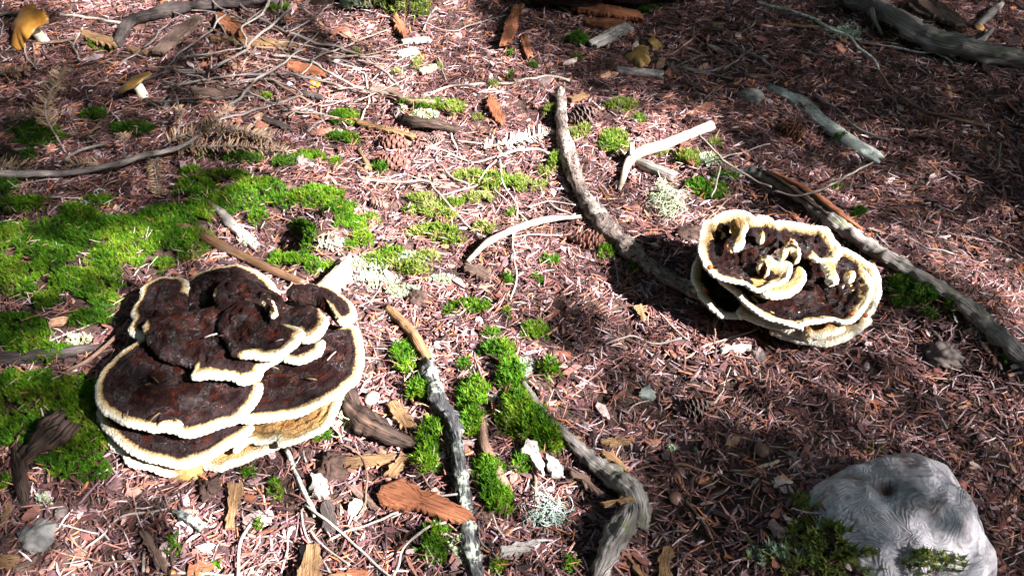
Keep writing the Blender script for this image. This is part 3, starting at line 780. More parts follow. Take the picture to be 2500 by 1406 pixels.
TW = [
    # key, material, width px, base lift, points
    ('tangle', 'grey', 8, .015, [(400, 216), (449, 205), (502, 194), (549, 188), (592, 184), (635, 181), (688, 180), (741, 184), (784, 196), (828, 213), (864, 223), (894, 225)]),
    ('tangle', 'grey', 6, .03, [(507, -5), (532, 15), (569, 33), (592, 47), (609, 60)]),
    ('tangle', 'grey', 9, .022, [(566, -5), (592, 19), (630, 41), (662, 58), (699, 77), (731, 90), (773, 105), (820, 114), (836, 120), (868, 132), (896, 147), (920, 162), (945, 181), (971, 208)]),
    ('tangle', 'pale', 7, .035, [(660, -5), (645, 23), (633, 41), (592, 66), (600, 90), (603, 115)]),
    ('tangle', 'grey', 9, .03, [(716, 9), (688, 38), (656, 68), (635, 85), (609, 113), (586, 132), (549, 152), (517, 171)]),
    ('tangle', 'grey', 6, .025, [(558, 34), (532, 51), (519, 70), (496, 90), (464, 109), (432, 137), (411, 160), (398, 178)]),
    ('tangle', 'grey', 5, .022, [(532, 28), (532, 53), (554, 83), (577, 105), (605, 116)]),
    ('tangle', 'pale', 8, .014, [(665, 134), (699, 136), (733, 141), (759, 152), (784, 166), (810, 182), (832, 194), (864, 211), (885, 217)]),
    ('tangle', 'pale', 5, .014, [(763, 145), (752, 165), (737, 183)]),
    ('tangle', 'grey', 6, .02, [(761, 147), (795, 132), (820, 123), (840, 117), (866, 105)]),
    ('tangle', 'pale', 6, .012, [(800, 147), (843, 160), (885, 177), (896, 198), (900, 245), (887, 277), (881, 300)]),
    ('tangle', 'grey', 8, .014, [(519, 297), (571, 284), (613, 273), (667, 256), (709, 241), (737, 228)]),
    ('tangle', 'brown', (11, 5), .012, [(656, 190), (677, 205), (720, 230), (763, 254), (782, 262)]),
    ('tangle', 'grey', 5, .012, [(782, 262), (820, 254), (850, 244)]),
    ('tangle', 'grey', 5, .01, [(782, 262), (783, 280), (784, 300)]),
    ('tangle', 'red', 5, .012, [(690, 286), (720, 287), (776, 289), (875, 292)]),
    ('tangle', 'grey', 5, .02, [(468, 115), (477, 145), (492, 179)]),
    ('tangle', 'brown', 5, .025, [(517, 132), (507, 192)]),
    ('tangle', 'brown', 4, .02, [(417, 149), (443, 200)]),
    ('tangle', 'grey', 5, .03, [(420, 213), (432, 256), (436, 297)]),
    ('tangle', 'grey', 10, .008, [(400, 265), (419, 237)]),
    ('tangle', 'grey', 8, .012, [(480, 172), (440, 174), (420, 176), (386, 183), (353, 198)]),
    ('tangle', 'brown', 5, .012, [(247, 200), (306, 204)]),
    ('tangle', 'grey', 6, .01, [(353, 241), (382, 259), (398, 291), (396, 318)]),
    ('tangle', 'grey', 9, .008, [(382, 261), (405, 264), (416, 239)]),
    ('tangle', 'grey', 5, .02, [(737, 228), (700, 210), (655, 195), (600, 196), (560, 205)]),
    ('tangle', 'grey', 4, .02, [(640, 190), (670, 215), (682, 250)]),
    ('tangle', 'grey', 5, .03, [(690, 0), (688, 25), (697, 50), (702, 70)]),
    ('tangle', 'brown', 6, .015, [(480, 205), (530, 200), (560, 212), (600, 221)]),
    ('tangle', 'grey', 4, .02, [(700, 118), (712, 100), (740, 70)]),
    ('tangle', 'grey', 7, .012, [(400, 172), (450, 178), (480, 177), (500, 178)]),
    ('tangle', 'brown', 8, .012, [(620, 112), (660, 118), (700, 124)]),
    ('corner', 'pale', 6, .012, [(55, 92), (57, 114), (66, 139), (82, 165)]),
    ('corner', 'pale', 6, .014, [(205, 67), (178, 111), (186, 128), (195, 146)]),
    ('corner', 'pale', 5, .012, [(165, 104), (178, 111)]),
    ('corner', 'pale', 9, .01, [(143, 33), (210, 44), (294, 57)]),
    ('corner', 'brown', 9, .012, [(84, 106), (151, 101), (181, 94)]),
    ('corner', 'grey', 7, .02, [(-10, 35), (30, 33), (64, 31)]),
    ('corner', 'grey', 6, .03, [(63, -5), (66, 30), (68, 66)]),
    ('corner', 'brown', 6, .01, [(82, 105), (84, 140), (88, 170)]),
    ('corner', 'grey', 9, .01, [(87, 205), (105, 199), (128, 197)]),
    ('corner', 'grey', 5, .015, [(0, 44), (5, 70), (0, 95)]),
    ('leftb', 'grey', 6, .010, [(0, 364), (64, 364)]),
    ('leftb', 'grey', 5, .010, [(30, 462), (68, 450), (118, 442)]),
    ('leftb', 'brown', 6, .012, [(214, 350), (218, 327), (248, 298)]),
    ('leftb', 'brown', 4, .008, [(187, 453), (228, 439)]),
    ('leftb', 'pale', 5, .012, [(420, 527), (450, 528), (481, 533)]),
    ('leftb', 'brown', 5, .012, [(355, 528), (385, 534), (402, 548), (407, 570)]),
    ('leftb', 'pale', 5, .012, [(75, 855), (130, 828), (220, 796), (275, 770)]),
    ('sunny', 'pale', 6, .010, [(1029, 334), (1074, 363), (1153, 395), (1213, 384)]),
    ('sunny', 'pale', 9, .014, [(1213, 384), (1232, 376), (1271, 366), (1311, 364), (1342, 376)]),
    ('sunny', 'pale', 6, .014, [(1216, 388), (1184, 418), (1166, 439)]),
    ('sunny', 'pale', 6, .014, [(1217, 389), (1226, 439), (1240, 471), (1258, 492), (1263, 534)]),
    ('sunny', 'pale', 7, .010, [(871, 421), (889, 439), (929, 442), (995, 445), (1045, 445), (1074, 474), (1113, 518), (1153, 560), (1197, 587)]),
    ('sunny', 'pale', 5, .012, [(892, 474), (921, 450), (963, 429)]),
    ('sunny', 'grey', 6, .010, [(1061, 384), (1080, 410), (1103, 432), (1147, 450)]),
    ('sunny', 'pale', 5, .012, [(1203, 461), (1232, 482), (1284, 540)]),
    ('sunny', 'pale', 5, .012, [(1308, 445), (1350, 505), (1387, 522), (1410, 540)]),
    ('sunny', 'pale', 5, .016, [(1284, 508), (1324, 495), (1350, 492), (1404, 502)]),
    ('sunny', 'pale', 6, .010, [(1097, 300), (1108, 342), (1124, 382)]),
    ('sunny', 'pale', 5, .010, [(1113, 345), (1179, 351)]),
    ('sunny', 'pale', 6, .012, [(966, 284), (992, 255)]),
    ('sunny', 'grey', 6, .012, [(1065, 17), (1050, 43), (1033, 75)]),
    ('sunny', 'grey', 4, .014, [(1026, 53), (1067, 70), (1109, 76), (1146, 66), (1184, 53), (1240, 35)]),
    ('sunny', 'pale', 8, .010, [(1026, 235), (1067, 222), (1109, 213), (1152, 209), (1193, 203), (1240, 201), (1332, 189), (1390, 196)]),
    ('sunny', 'pale', 5, .010, [(1071, 139), (1079, 165), (1088, 196)]),
    ('sunny', 'grey', 10, .008, [(800, 141), (896, 139), (975, 134)]),
    ('sunny', 'pale', 6, .012, [(1250, 565), (1252, 610), (1262, 660), (1258, 700), (1246, 730)]),
    ('sunny', 'pale', 5, .010, [(1245, 580), (1320, 572), (1375, 575)]),
    ('sunny', 'pale', 5, .010, [(1075, 478), (1130, 462), (1165, 452)]),
    ('sunny', 'pale', 6, .008, [(1085, 770), (1120, 765), (1165, 740)]),
    ('sunny', 'grey', 5, .008, [(1150, 800), (1160, 870), (1185, 935), (1215, 975)]),
    ('front', 'lich', (14, 16), .008, [(700, 1098), (718, 1145), (736, 1181), (754, 1217), (772, 1260)]),
    ('front', 'pale', 8, .012, [(747, 1231), (808, 1278), (873, 1332), (960, 1410)]),
    ('front', 'pale', 8, .010, [(808, 1318), (873, 1285), (974, 1256)]),
    ('front', 'pale', (9, 7), .018, [(1089, 1274), (1042, 1287), (1002, 1314), (981, 1350), (959, 1410)]),
    ('front', 'brown', 6, .016, [(837, 1080), (876, 1109), (898, 1152), (896, 1213), (880, 1260)]),
    ('front', 'pale', 7, .012, [(808, 1033), (826, 1055), (837, 1085)]),
    ('front', 'pale', 7, .010, [(736, 1242), (747, 1296), (772, 1343), (804, 1393)]),
    ('front', 'pale', 7, .010, [(754, 1289), (790, 1332), (855, 1379)]),
    ('front', 'pale', 6, .010, [(710, 1150), (738, 1100), (745, 1130)]),
    ('front', 'grey', 5, .014, [(1154, 900), (1182, 940), (1218, 976), (1240, 1026)]),
    ('front', 'pale', 5, .016, [(1204, 1256), (1215, 1285), (1233, 1310)]),
    ('front', 'brown', 8, .012, [(1305, 1134), (1308, 1180), (1312, 1226)]),
    ('front', 'grey', 6, .010, [(1161, 1278), (1186, 1332), (1215, 1368)]),
    ('front', 'brown', 4, .012, [(1010, 1130), (1042, 1174), (1078, 1217)]),
    ('front', 'pale', 7, .018, [(1060, 1213), (1125, 1204)]),
    ('front', 'brown', 7, .010, [(130, 1339), (180, 1361), (252, 1372), (342, 1370)]),
    ('front', 'pale', 6, .010, [(140, 1274), (180, 1289), (238, 1301)]),
    ('front', 'pale', 8, .010, [(209, 1339), (252, 1300), (306, 1260), (407, 1240)]),
    ('front', 'pale', 10, .010, [(612, 1274), (590, 1332), (578, 1410)]),
    ('front', 'pale', 9, .010, [(374, 1397), (504, 1401), (640, 1391)]),
    ('front', 'pale', 9, .010, [(353, 1346), (356, 1393)]),
    ('front', 'pale', 7, .010, [(690, 1390), (700, 1340), (704, 1290)]),
    ('front', 'grey', 6, .010, [(596, 1185), (640, 1178), (680, 1160)]),
    ('front', 'lich', 8, .010, [(1320, 1158), (1355, 1162), (1390, 1170), (1420, 1190)]),
    ('shade', 'grey', 6, .010, [(1602, 143), (1660, 164), (1735, 181), (1786, 195)]),
    ('shade', 'grey', 5, .010, [(1619, 150), (1694, 215), (1714, 256)]),
    ('shade', 'grey', 5, .012, [(1667, 162), (1725, 172), (1779, 162)]),
    ('shade', 'brown', 6, .012, [(1626, 140), (1687, 99), (1697, 65)]),
    ('shade', 'grey', 6, .012, [(1769, 99), (1820, 126), (1865, 147), (1882, 164)]),
    ('shade', 'grey', 5, .012, [(1800, 85), (1841, 61), (1849, 41)]),
    ('shade', 'brown', 12, .008, [(1820, 184), (1905, 190)]),
    ('shade', 'lich', (9, 7), .014, [(1850, 8), (1928, 27), (1979, 44), (2031, 75), (2072, 89), (2099, 116), (2136, 154), (2150, 177)]),
    ('shade', 'brown', 9, .014, [(2146, 172), (2167, 205), (2208, 242), (2252, 266), (2304, 283), (2372, 300), (2409, 307)]),
    ('shade', 'lich', 6, .012, [(2078, 92), (2167, 113), (2235, 126), (2297, 133), (2351, 181)]),
    ('shade', 'tan', 9, .012, [(1898, 61), (2014, 68)]),
    ('shade', 'grey', 8, .012, [(1993, 235), (2044, 270), (2082, 304), (2123, 328), (2174, 340)]),
    ('shade', 'grey', 5, .010, [(1952, 126), (2037, 140), (2140, 167)]),
    ('shade', 'grey', 7, .010, [(1860, 147), (1884, 167), (1884, 181)]),
    ('shade', 'brown', 4, .010, [(2211, 341), (2250, 390), (2287, 430)]),
    ('shade', 'tan', 5, .010, [(2314, 365), (2355, 396)]),
    ('mid', 'grey', 7, .04, [(1708, 331), (1762, 389), (1837, 437), (1880, 457)]),
    ('mid', 'grey', 6, .045, [(2133, 398), (1997, 464), (1938, 478), (1890, 470)]),
    ('mid', 'grey', 4, .045, [(1762, 386), (1820, 368), (1882, 352)]),
    ('mid', 'grey', 5, .03, [(1757, 400), (1748, 440), (1738, 482)]),
    ('mid', 'pale', 6, .010, [(1490, 555), (1540, 580), (1595, 600)]),
    ('mid', 'grey', 6, .015, [(1495, 630), (1505, 665), (1515, 698)]),
    ('mid', 'pale', 6, .012, [(1475, 840), (1540, 820), (1600, 837), (1660, 825)]),
    ('mid', 'brown', 5, .03, [(1745, 840), (1744, 800), (1760, 770)]),
    ('mid', 'pale', 7, .010, [(1655, 880), (1710, 850), (1770, 828), (1850, 804)]),
    ('mid', 'pale', 6, .010, [(1605, 760), (1640, 800), (1675, 825)]),
    ('mid', 'pale', 6, .010, [(1830, 890), (1852, 902), (1860, 930)]),
    ('mid', 'pale', 5, .008, [(1532, 1010), (1555, 985), (1585, 978)]),
    ('mid', 'grey', 4, .02, [(2120, 789), (2160, 788), (2215, 790)]),
    ('mid', 'grey', 7, .010, [(2270, 800), (2300, 835)]),
    ('mid', 'grey', 5, .010, [(2210, 580), (2260, 605), (2330, 618)]),
    ('burl', 'brown', 8, .010, [(1643, 1136), (1679, 1134), (1744, 1156), (1830, 1188)]),
    ('burl', 'pale', 4, .012, [(1715, 1195), (1758, 1165)]),
    ('burl', 'bleach', (8, 13), .010, [(1787, 1145), (1830, 1148), (1900, 1125)]),
    ('burl', 'brown', 10, .010, [(1679, 1220), (1697, 1253), (1733, 1310)]),
    ('burl', 'grey', 6, .012, [(1697, 1090), (1700, 1110), (1706, 1130)]),
    ('burl', 'pale', 5, .010, [(1605, 1330), (1625, 1300), (1680, 1295)]),
]
TWL = {'tangle': "bare twig in the tangle around the tan-capped mushroom",
       'corner': "twig on the litter beneath the big golden mushroom",
       'leftb': "twig at the edge of the moss carpet or under the fir sprays",
       'sunny': "thin twig on the sunlit litter behind the arched bleached stick",
       'front': "thin twig among the wood chips in front of the large shelf fungus",
       'shade': "thin twig on the shaded litter behind the forked bleached branch",
       'mid': "thin twig on the litter close around the smaller shelf fungus",
       'burl': "twig on the shaded litter between the knuckled root and the silver burl"}
for (key, mat, w, lf, pts) in TW:
    pp = [(a, b, lf + .006 * (random.random() - .5)) for (a, b) in pts]
    cw = {'grey': 'grey', 'pale': 'bleached pale', 'brown': 'dark brown', 'red': 'reddish', 'lich': 'lichen-spotted', 'tan': 'tan', 'bleach': 'white tapered'}[mat]
    lw = "short" if len(pts) <= 3 else ("long" if len(pts) >= 7 else "bent")
    lab = f"{lw} {cw} " + TWL[key]
    tube("fallen_twig", pp, (w * .78 if isinstance(w, (int, float)) else tuple(q * .8 for q in w)), mat, lab, "twig", "twigs: " + lab, lift=.0, sides=6, step=.008, rough=.16, kink=.006, jag=1.0)
for i in range(46):
    uu, vv = R.uniform(330, 960), R.uniform(15, 290)
    a = R.choice([-.45, .28, .05, -.9, .6]) + R.normal(0, .18); l = R.uniform(35, 95)
    mat = ['grey', 'pale', 'brown', 'grey'][R.randint(4)]
    lf = R.uniform(.010, .03)
    dx, dy = l * math.cos(a), .62 * l * math.sin(a)
    tube("fallen_twig", [(uu - dx, vv - dy, lf), (uu + R.uniform(-5, 5), vv + R.uniform(-5, 5), lf), (uu + dx, vv + dy, lf)], (R.uniform(3.5, 5.5), R.uniform(2, 3.2)), mat,
         "fine " + {'grey': 'grey', 'pale': 'bleached', 'brown': 'brown'}[mat] + " twiglet in the tangle around the tan-capped mushroom", "twig", "fine %s twiglets in the tangle" % mat, lift=.0, sides=5, step=.01, kink=.008, jag=1)
for i in range(110):
    uu, vv = R.uniform(0, 2500), R.uniform(20, 1400)
    a = R.uniform(0, 6.28); l = R.uniform(18, 55)
    mat = ['grey', 'brown', 'pale', 'brown', 'red', 'grey'][R.randint(6)]
    tube("twig_fragment", [(uu, vv), (uu + l * math.cos(a) + R.uniform(-6, 6), vv + .75 * l * math.sin(a)), (uu + 2 * l * math.cos(a), vv + 1.5 * l * math.sin(a))], R.uniform(2.2, 4.2), mat,
         "short broken %s twig fragment strewn in the needle litter" % mat.replace("pale", "bleached"), "twig", "%s twig fragments strewn in the litter" % mat, lift=.010, sides=5, step=.012, kink=.006, jag=1)


# ------------------------------------------------------------------ boards and bark slabs (traced)
def board(name, poly, thick, mat, label, cat, group=None, lift=.006, arch=.0, jitter=.0016, tilt=0.0):
    P = np.array([G(a, b, lift + thick) for (a, b) in poly])
    if np.sum(P[:, 0] * np.roll(P[:, 1], -1) - np.roll(P[:, 0], -1) * P[:, 1]) < 0: P = P[::-1]
    out = []
    for i in range(len(P)):
        a, b = P[i], P[(i + 1) % len(P)]
        n = max(2, int(np.linalg.norm(b - a) / .004))
        for t in np.linspace(0, 1, n, endpoint=False): out.append(a * (1 - t) + b * t)
    P = np.array(out); n = len(P)
    c = P.mean(0)
    q = P[:, :2] - c[:2]
    w_, ev = np.linalg.eigh(q.T @ q)
    ax = ev[:, 1]; sd = np.array([-ax[1], ax[0]])
    P[:, :2] += R.normal(0, jitter, (n, 2))
    half = np.abs(q @ sd).max() + 1e-6
    rings = []
    for (s, dz) in ((1.0, -thick), (1.0, -thick * .25), (.93, 0.0), (.6, .0), (.3, 0), (.05, 0)):
        Q = P.copy(); Q[:, :2] = c[:2] + (P[:, :2] - c[:2]) * s
        Q[:, 2] = c[2] + (P[:, 2] - c[2]) * s + dz
        lat = (Q[:, :2] - c[:2]) @ sd / half
        Q[:, 2] += arch * (1 - lat ** 2)
        Q[:, 2] += (vn(lat * 9 + 3, ((Q[:, :2] - c[:2]) @ ax) * 25, 2) - .5) * thick * (.14 if s > .9 else .08)
        Q[:, 2] += tilt * lat * half
        rings.append(Q)
    V = np.concatenate(rings + [rings[-1].mean(0)[None]])
    I = np.arange(len(rings) * n).reshape(len(rings), n); J = np.roll(I, -1, 1)
    quads = np.stack([I[:-1], J[:-1], J[1:], I[1:]], -1).reshape(-1, 4)
    tri = np.stack([I[-1], J[-1], np.full(n, len(V) - 1)], -1)
    tc = np.stack([(V[:, :2] - c[:2]) @ ax, (V[:, :2] - c[:2]) @ sd, V[:, 2]], -1) + R.uniform(0, 9, 3)
    o = link(name, mesh(name, V, [quads, tri], WOOD[mat], False, {"tc": tc}))
    return tag(o, label, cat, group)


def zA(p): return [(700 + .36 * a, 900 + .36 * b) for a, b in p]
def zB(p): return [(.36 * a, 900 + .36 * b) for a, b in p]
def zC(p): return [(1240 + .36 * a, 900 + .36 * b) for a, b in p]
def bar(u0, v0, u1, v1, w):
    d = np.array([u1 - u0, v1 - v0], float); L = np.linalg.norm(d); d /= L; s = np.array([-d[1], d[0]]) * w / 2
    a = np.array([u0, v0]); b = np.array([u1, v1]); m = (a + b) / 2
    return [tuple(a + s * .8), tuple(a - s * .5 - d * w * .4), tuple(m - s * 1.05), tuple(b - s * .9), tuple(b + s * .4 + d * w * .5), tuple(m + s)]


board("bark_slab", zA([(610, 870), (690, 790), (770, 735), (870, 790), (890, 830), (1000, 850), (1060, 890), (1230, 960), (1275, 1030), (1160, 1058), (1050, 1030), (900, 970), (760, 960), (640, 930)]), .007, 'red',
      "large orange-red curved bark slab in front of the large shelf fungus", "bark", arch=.010, lift=.008)
board("wood_chip", zA([(670, 240), (740, 195), (800, 260), (870, 370), (830, 405), (770, 380), (720, 330)]), .006, 'tan', "pale square-ended wood chip beside the dark rotten log piece", "wood chip", lift=.012)
board("wood_chip", zA([(362, 605), (450, 590), (560, 575), (740, 568), (745, 600), (730, 622), (560, 650), (420, 655)]), .005, 'tan', "long tan wood chip below the dark rotten log piece", "wood chip", lift=.010)
board("wood_chip", zA([(660, 715), (720, 630), (780, 558), (845, 590), (800, 650), (740, 722)]), .006, 'tan', "ridged tan-red wood chip touching the large orange-red bark slab", "wood chip", lift=.012)
board("wood_chip", zA([(390, 765), (480, 800), (560, 850), (640, 950), (600, 960), (520, 890), (430, 820)]), .005, 'plank', "brown wood strip behind the large orange-red bark slab", "wood chip")
board("bark_piece", zA([(155, 715), (230, 715), (290, 800), (255, 885), (180, 860), (160, 790)]), .008, 'birch', "pale grey bark piece beside the lichened twig", "bark", lift=.010, arch=.004)
board("bark_piece", zA([(230, 890), (290, 880), (335, 1000), (345, 1090), (270, 1105), (235, 1000)]), .008, 'dark', "black bark piece below the pale grey bark piece", "bark")
board("wood_chip", zA([(70, 1420), (110, 1250), (135, 1180), (205, 1168), (225, 1290), (232, 1420)]), .008, 'tan', "upright-grained tan wood chip among the pale twigs", "wood chip", lift=.012)
board("wood_chip", zA([(255, 1392), (440, 1348), (545, 1368), (550, 1420), (300, 1420)]), .007, 'red', "pinkish wood chip right of the upright-grained tan chip", "wood chip")
board("wood_chip", zB([(1548, 762), (1600, 770), (1642, 748), (1645, 840), (1610, 900), (1592, 965), (1582, 1072), (1532, 1072), (1545, 930)]), .006, 'tan', "tan wood board standing by the dark soil clod under the large shelf fungus", "wood chip", lift=.012)
board("wood_chip", zB([(945, 1095), (1000, 1105), (1060, 1200), (1135, 1325), (1110, 1375), (1050, 1320), (1000, 1235), (965, 1150)]), .006, 'plank', "long dark brown wood splinter left of the small moss tufts", "wood chip", lift=.010)
board("charcoal_piece", zB([(1160, 952), (1260, 955), (1330, 1000), (1395, 1040), (1345, 1075), (1260, 1050), (1190, 1000)]), .008, 'char', "black and white charred wood piece below the large shelf fungus", "charcoal", lift=.010)
board("wood_chip", zB([(1270, 1330), (1350, 1310), (1420, 1303), (1442, 1340), (1360, 1370), (1278, 1388)]), .006, 'red', "short red wood chip beside the pale upright twig", "wood chip")
board("wood_chip", zB([(1640, 848), (1722, 850), (1722, 892), (1640, 895)]), .005, 'red', "tiny orange-red block at the foot of the tan wood board", "wood chip")
board("wood_chip", zB([(-30, 1275), (60, 1255), (125, 1270), (100, 1330), (20, 1345), (-30, 1340)]), .006, 'tan', "tan wood chip beneath the white-crusted stone", "wood chip")
board("wood_chip", zB([(70, 1342), (160, 1300), (245, 1285), (232, 1318), (150, 1360), (85, 1372)]), .005, 'plank', "slim brown wood chip next to the tan chip beneath the white-crusted stone", "wood chip")
board("wood_chip", zB([(0, 990), (50, 890), (80, 900), (40, 1040), (0, 1060)]), .005, 'tan', "pale wood sliver left of the dark root by the bark stub", "wood chip")
board("wood_chip", zC([(1012, 1420), (1020, 1300), (1042, 1208), (1080, 1190), (1115, 1215), (1100, 1320), (1105, 1420)]), .005, 'tan', "upright tan bark strip between the cracked knob and the silver burl", "wood chip", lift=.010)
board("wood_chip", zC([(805, 1250), (850, 1300), (950, 1410), (900, 1420), (845, 1340)]), .005, 'tan', "narrow tan splinter beside the upright tan bark strip", "wood chip", lift=.010)
board("wood_chip", zC([(615, 485), (700, 463), (840, 468), (845, 498), (720, 522), (650, 512)]), .004, 'tan', "tan wood chip above the pale grey root", "wood chip", lift=.010)
board("wood_chip", zC([(638, 552), (700, 560), (810, 660), (805, 695), (680, 612)]), .004, 'tan', "slanting tan wood chip above the bend of the pale grey root", "wood chip", lift=.010)
board("wood_chip", zC([(395, 648), (520, 705), (642, 830), (620, 855), (540, 800), (450, 720)]), .005, 'plank', "long brown wood chip lying along the pale grey root", "wood chip", lift=.014)
board("wood_chip", zC([(632, 915), (720, 880), (800, 856), (880, 868), (850, 892), (740, 905), (650, 925)]), .005, 'tan', "brown wood strip laid across the cracked knob", "wood chip", lift=.03)
board("bark_piece", zC([(85, 535), (140, 465), (200, 500), (230, 580), (252, 640), (245, 725), (185, 660), (150, 600)]), .006, 'birch', "pale pinkish split wood end beside the mossy grey root", "bark", lift=.02)
board("bark_piece", zC([(250, 560), (320, 600), (385, 665), (382, 722), (310, 725), (265, 650)]), .006, 'birch', "second pale split wood end next to the long brown wood chip", "bark", lift=.014)
board("rock_flake", zC([(878, 155), (930, 115), (962, 108), (1008, 188), (965, 200), (900, 180)]), .008, 'slab', "small tan-grey flat stone near the single shaded cone", "stone")
board("wood_chip", zC([(-60, 1200), (60, 1170), (180, 1150), (215, 1190), (60, 1260), (-60, 1290)]), .006, 'birch', "pale flaky wood piece by the small grey lichen tuft", "bark")
board("plank", bar(484, 42, 384, 116, 30), .010, 'plank', "broad weathered plank leaning behind the twig tangle", "plank", lift=.02)
board("wood_chip", bar(200, 78, 274, 104, 22), .008, 'tan', "orange rotten wood strip beside the black crooked branch", "wood chip", lift=.012)
board("wood_chip", bar(311, 114, 372, 132, 12), .006, 'tan', "thin orange wood splinter below the black crooked branch", "wood chip")
board("wood_chip", bar(535, 40, 590, 75, 34), .010, 'red', "orange-brown rotten wood block inside the twig tangle", "wood chip", lift=.012)
board("wood_chip", bar(515, 92, 720, 108, 16), .008, 'tan', "long yellowish rotten strip under the twig tangle", "wood chip")
board("wood_chip", bar(470, 218, 590, 232, 22), .006, 'plank', "dark reddish rotten strip below the long grey twig", "wood chip")
board("wood_chip", bar(705, 155, 785, 178, 26), .006, 'red', "reddish rotten bark under the pale twigs by the small orange-capped mushroom", "wood chip")
board("bark_piece", bar(644, 287, 706, 312, 14), .005, 'dark', "flat black bark piece between the red twig and the dead fir sprays", "bark", lift=.01)
board("bark_piece", bar(745, 225, 785, 238, 14), .004, 'dark', "small black bark flake under the small orange-capped mushroom", "bark", lift=.01)
board("wood_chip", bar(876, 296, 1012, 332, 12), .006, 'tan', "long tan wood sliver behind the paired cones", "wood chip", lift=.010)
board("bark_piece", bar(1452, 100, 1532, 66, 28), .008, 'birch', "light grey bark slab left of the rotting yellow mushroom", "bark", lift=.014)
board("bark_piece", bar(1404, 8, 1562, 38, 25), .010, 'red', "red-brown bark slab at the foot of the far rotten log", "bark", lift=.014)
board("bark_piece", bar(1432, 50, 1524, 58, 22), .008, 'red', "dark red bark piece between the light grey slab and the far log", "bark", lift=.01)
board("bark_piece", bar(1266, 16, 1232, 96, 30), .008, 'red', "upright red bark slab by the tall moss mound", "bark", lift=.02)
board("bark_piece", bar(1278, 88, 1290, 130, 18), .006, 'red', "small curled red bark piece under the upright red bark slab", "bark", lift=.012)
board("bark_piece", bar(965, 40, 985, 78, 22), .010, 'red', "orange-red bark block at the foot of the tall moss mound", "bark", lift=.012)
board("bark_piece", bar(1195, 240, 1222, 290, 26), .008, 'red', "reddish bark piece left of the top of the long flaky stick", "bark", lift=.012)
board("bark_piece", bar(985, 98, 1050, 95, 12), .006, 'birch', "grey flat bark strip in the sunlit litter before the moss mound", "bark", lift=.01)
board("bark_piece", bar(975, 128, 1018, 124, 16), .005, 'bleach', "white bark chip in the sunlit litter above the yellow moss", "bark", lift=.012)
board("bark_piece", bar(1030, 172, 1066, 162, 16), .005, 'bleach', "white bark chip under the yellow moss in the sunlit litter", "bark", lift=.012)
board("bark_piece", bar(905, 218, 970, 222, 18), .006, 'plank', "reddish bark strip where the tangle twigs meet the dark crooked stick", "bark", lift=.012)
board("plank", bar(2246, -4, 2340, 50, 34), .012, 'plank', "weathered plank lying above the thick weathered root", "plank", lift=.014)
board("wood_chip", bar(2222, 10, 2268, 35, 12), .006, 'plank', "small plank splinter beside the plank above the weathered root", "wood chip", lift=.012)
board("bark_piece", bar(0, 362, 66, 396, 24), .008, 'log', "dark brown bark strip under the grey fallen bough", "bark", lift=.006)
board("wood_chip", bar(1395, 240, 1430, 232, 14), .005, 'tan', "pale broken chip beside the top of the long flaky stick", "wood chip", lift=.012)
board("bark_piece", bar(1660, 360, 1690, 395, 14), .005, 'red', "orange bark sliver beside the forked bleached branch", "bark", lift=.012)
board("bark_piece", bar(1140, 650, 1190, 668, 26), .008, 'plank', "purplish bark lump at the low end of the arched bleached stick", "bark", lift=.008)
board("splintered_wood", [(760, 712), (782, 690), (812, 664), (838, 645), (860, 628), (852, 650), (858, 668), (838, 690), (820, 712), (790, 722)], .012, 'bleach', "bleached splintered wood wedged behind the large shelf fungus", "wood", lift=.02, arch=.01, jitter=.0025)
board("leaf", [(1548, 748), (1562, 742), (1580, 752), (1575, 770), (1570, 785), (1560, 768)], .001, 'tan', "curled tan dead leaf on the litter left of the smaller shelf fungus", "leaf", lift=.016)
board("wood_chip", bar(1765, 850, 1830, 846, 13), .007, 'pale', "grey broken stick end in front of the smaller shelf fungus", "wood chip", lift=.010)


# ------------------------------------------------------------------ stones, clods
def lump(name, u, v, rx, ry, h, mat, label, cat, sq=1.0, rough=.25, sink=.3):
    p = G(u, v); m = mpp(p)
    rx, ry, h = rx * m, ry * m / .75, h * m
    nth, nph = 48, 26
    th = np.arange(nth) / nth * 2 * np.pi; ph = np.linspace(0, np.pi, nph)
    T_, Ph = np.meshgrid(th, ph)
    x = np.cos(T_) * np.sin(Ph); y = np.sin(T_) * np.sin(Ph); z = np.cos(Ph)
    s = R.uniform(0, 50)
    nz = 1 + rough * (fbm(x * 2 + z * 1.3 + s, y * 2 + z + s, 2, 4) - .5) * 2.4
    nz = nz * (1 + rough * .8 * (fbm(x * 7 + z * 5 + s, y * 7 + z * 4, 5, 3) - .5))
    V = np.stack([x * rx * nz, y * ry * nz, (z * nz) * h], -1).reshape(-1, 3)
    V[:, 2] = np.maximum(V[:, 2], -sink * h)
    V += p + np.array([0, 0, sink * h * .6])
    I = np.arange(nph * nth).reshape(nph, nth); J = np.roll(I, -1, 1)
    F = np.stack([I[:-1], I[1:], J[1:], J[:-1]], -1).reshape(-1, 4)
    me = mesh(name, V, F, mat, True, {"tc": V, "col": np.tile([(.05, .03, .025)], (len(V), 1))})
    return tag(link(name, me), label, cat)


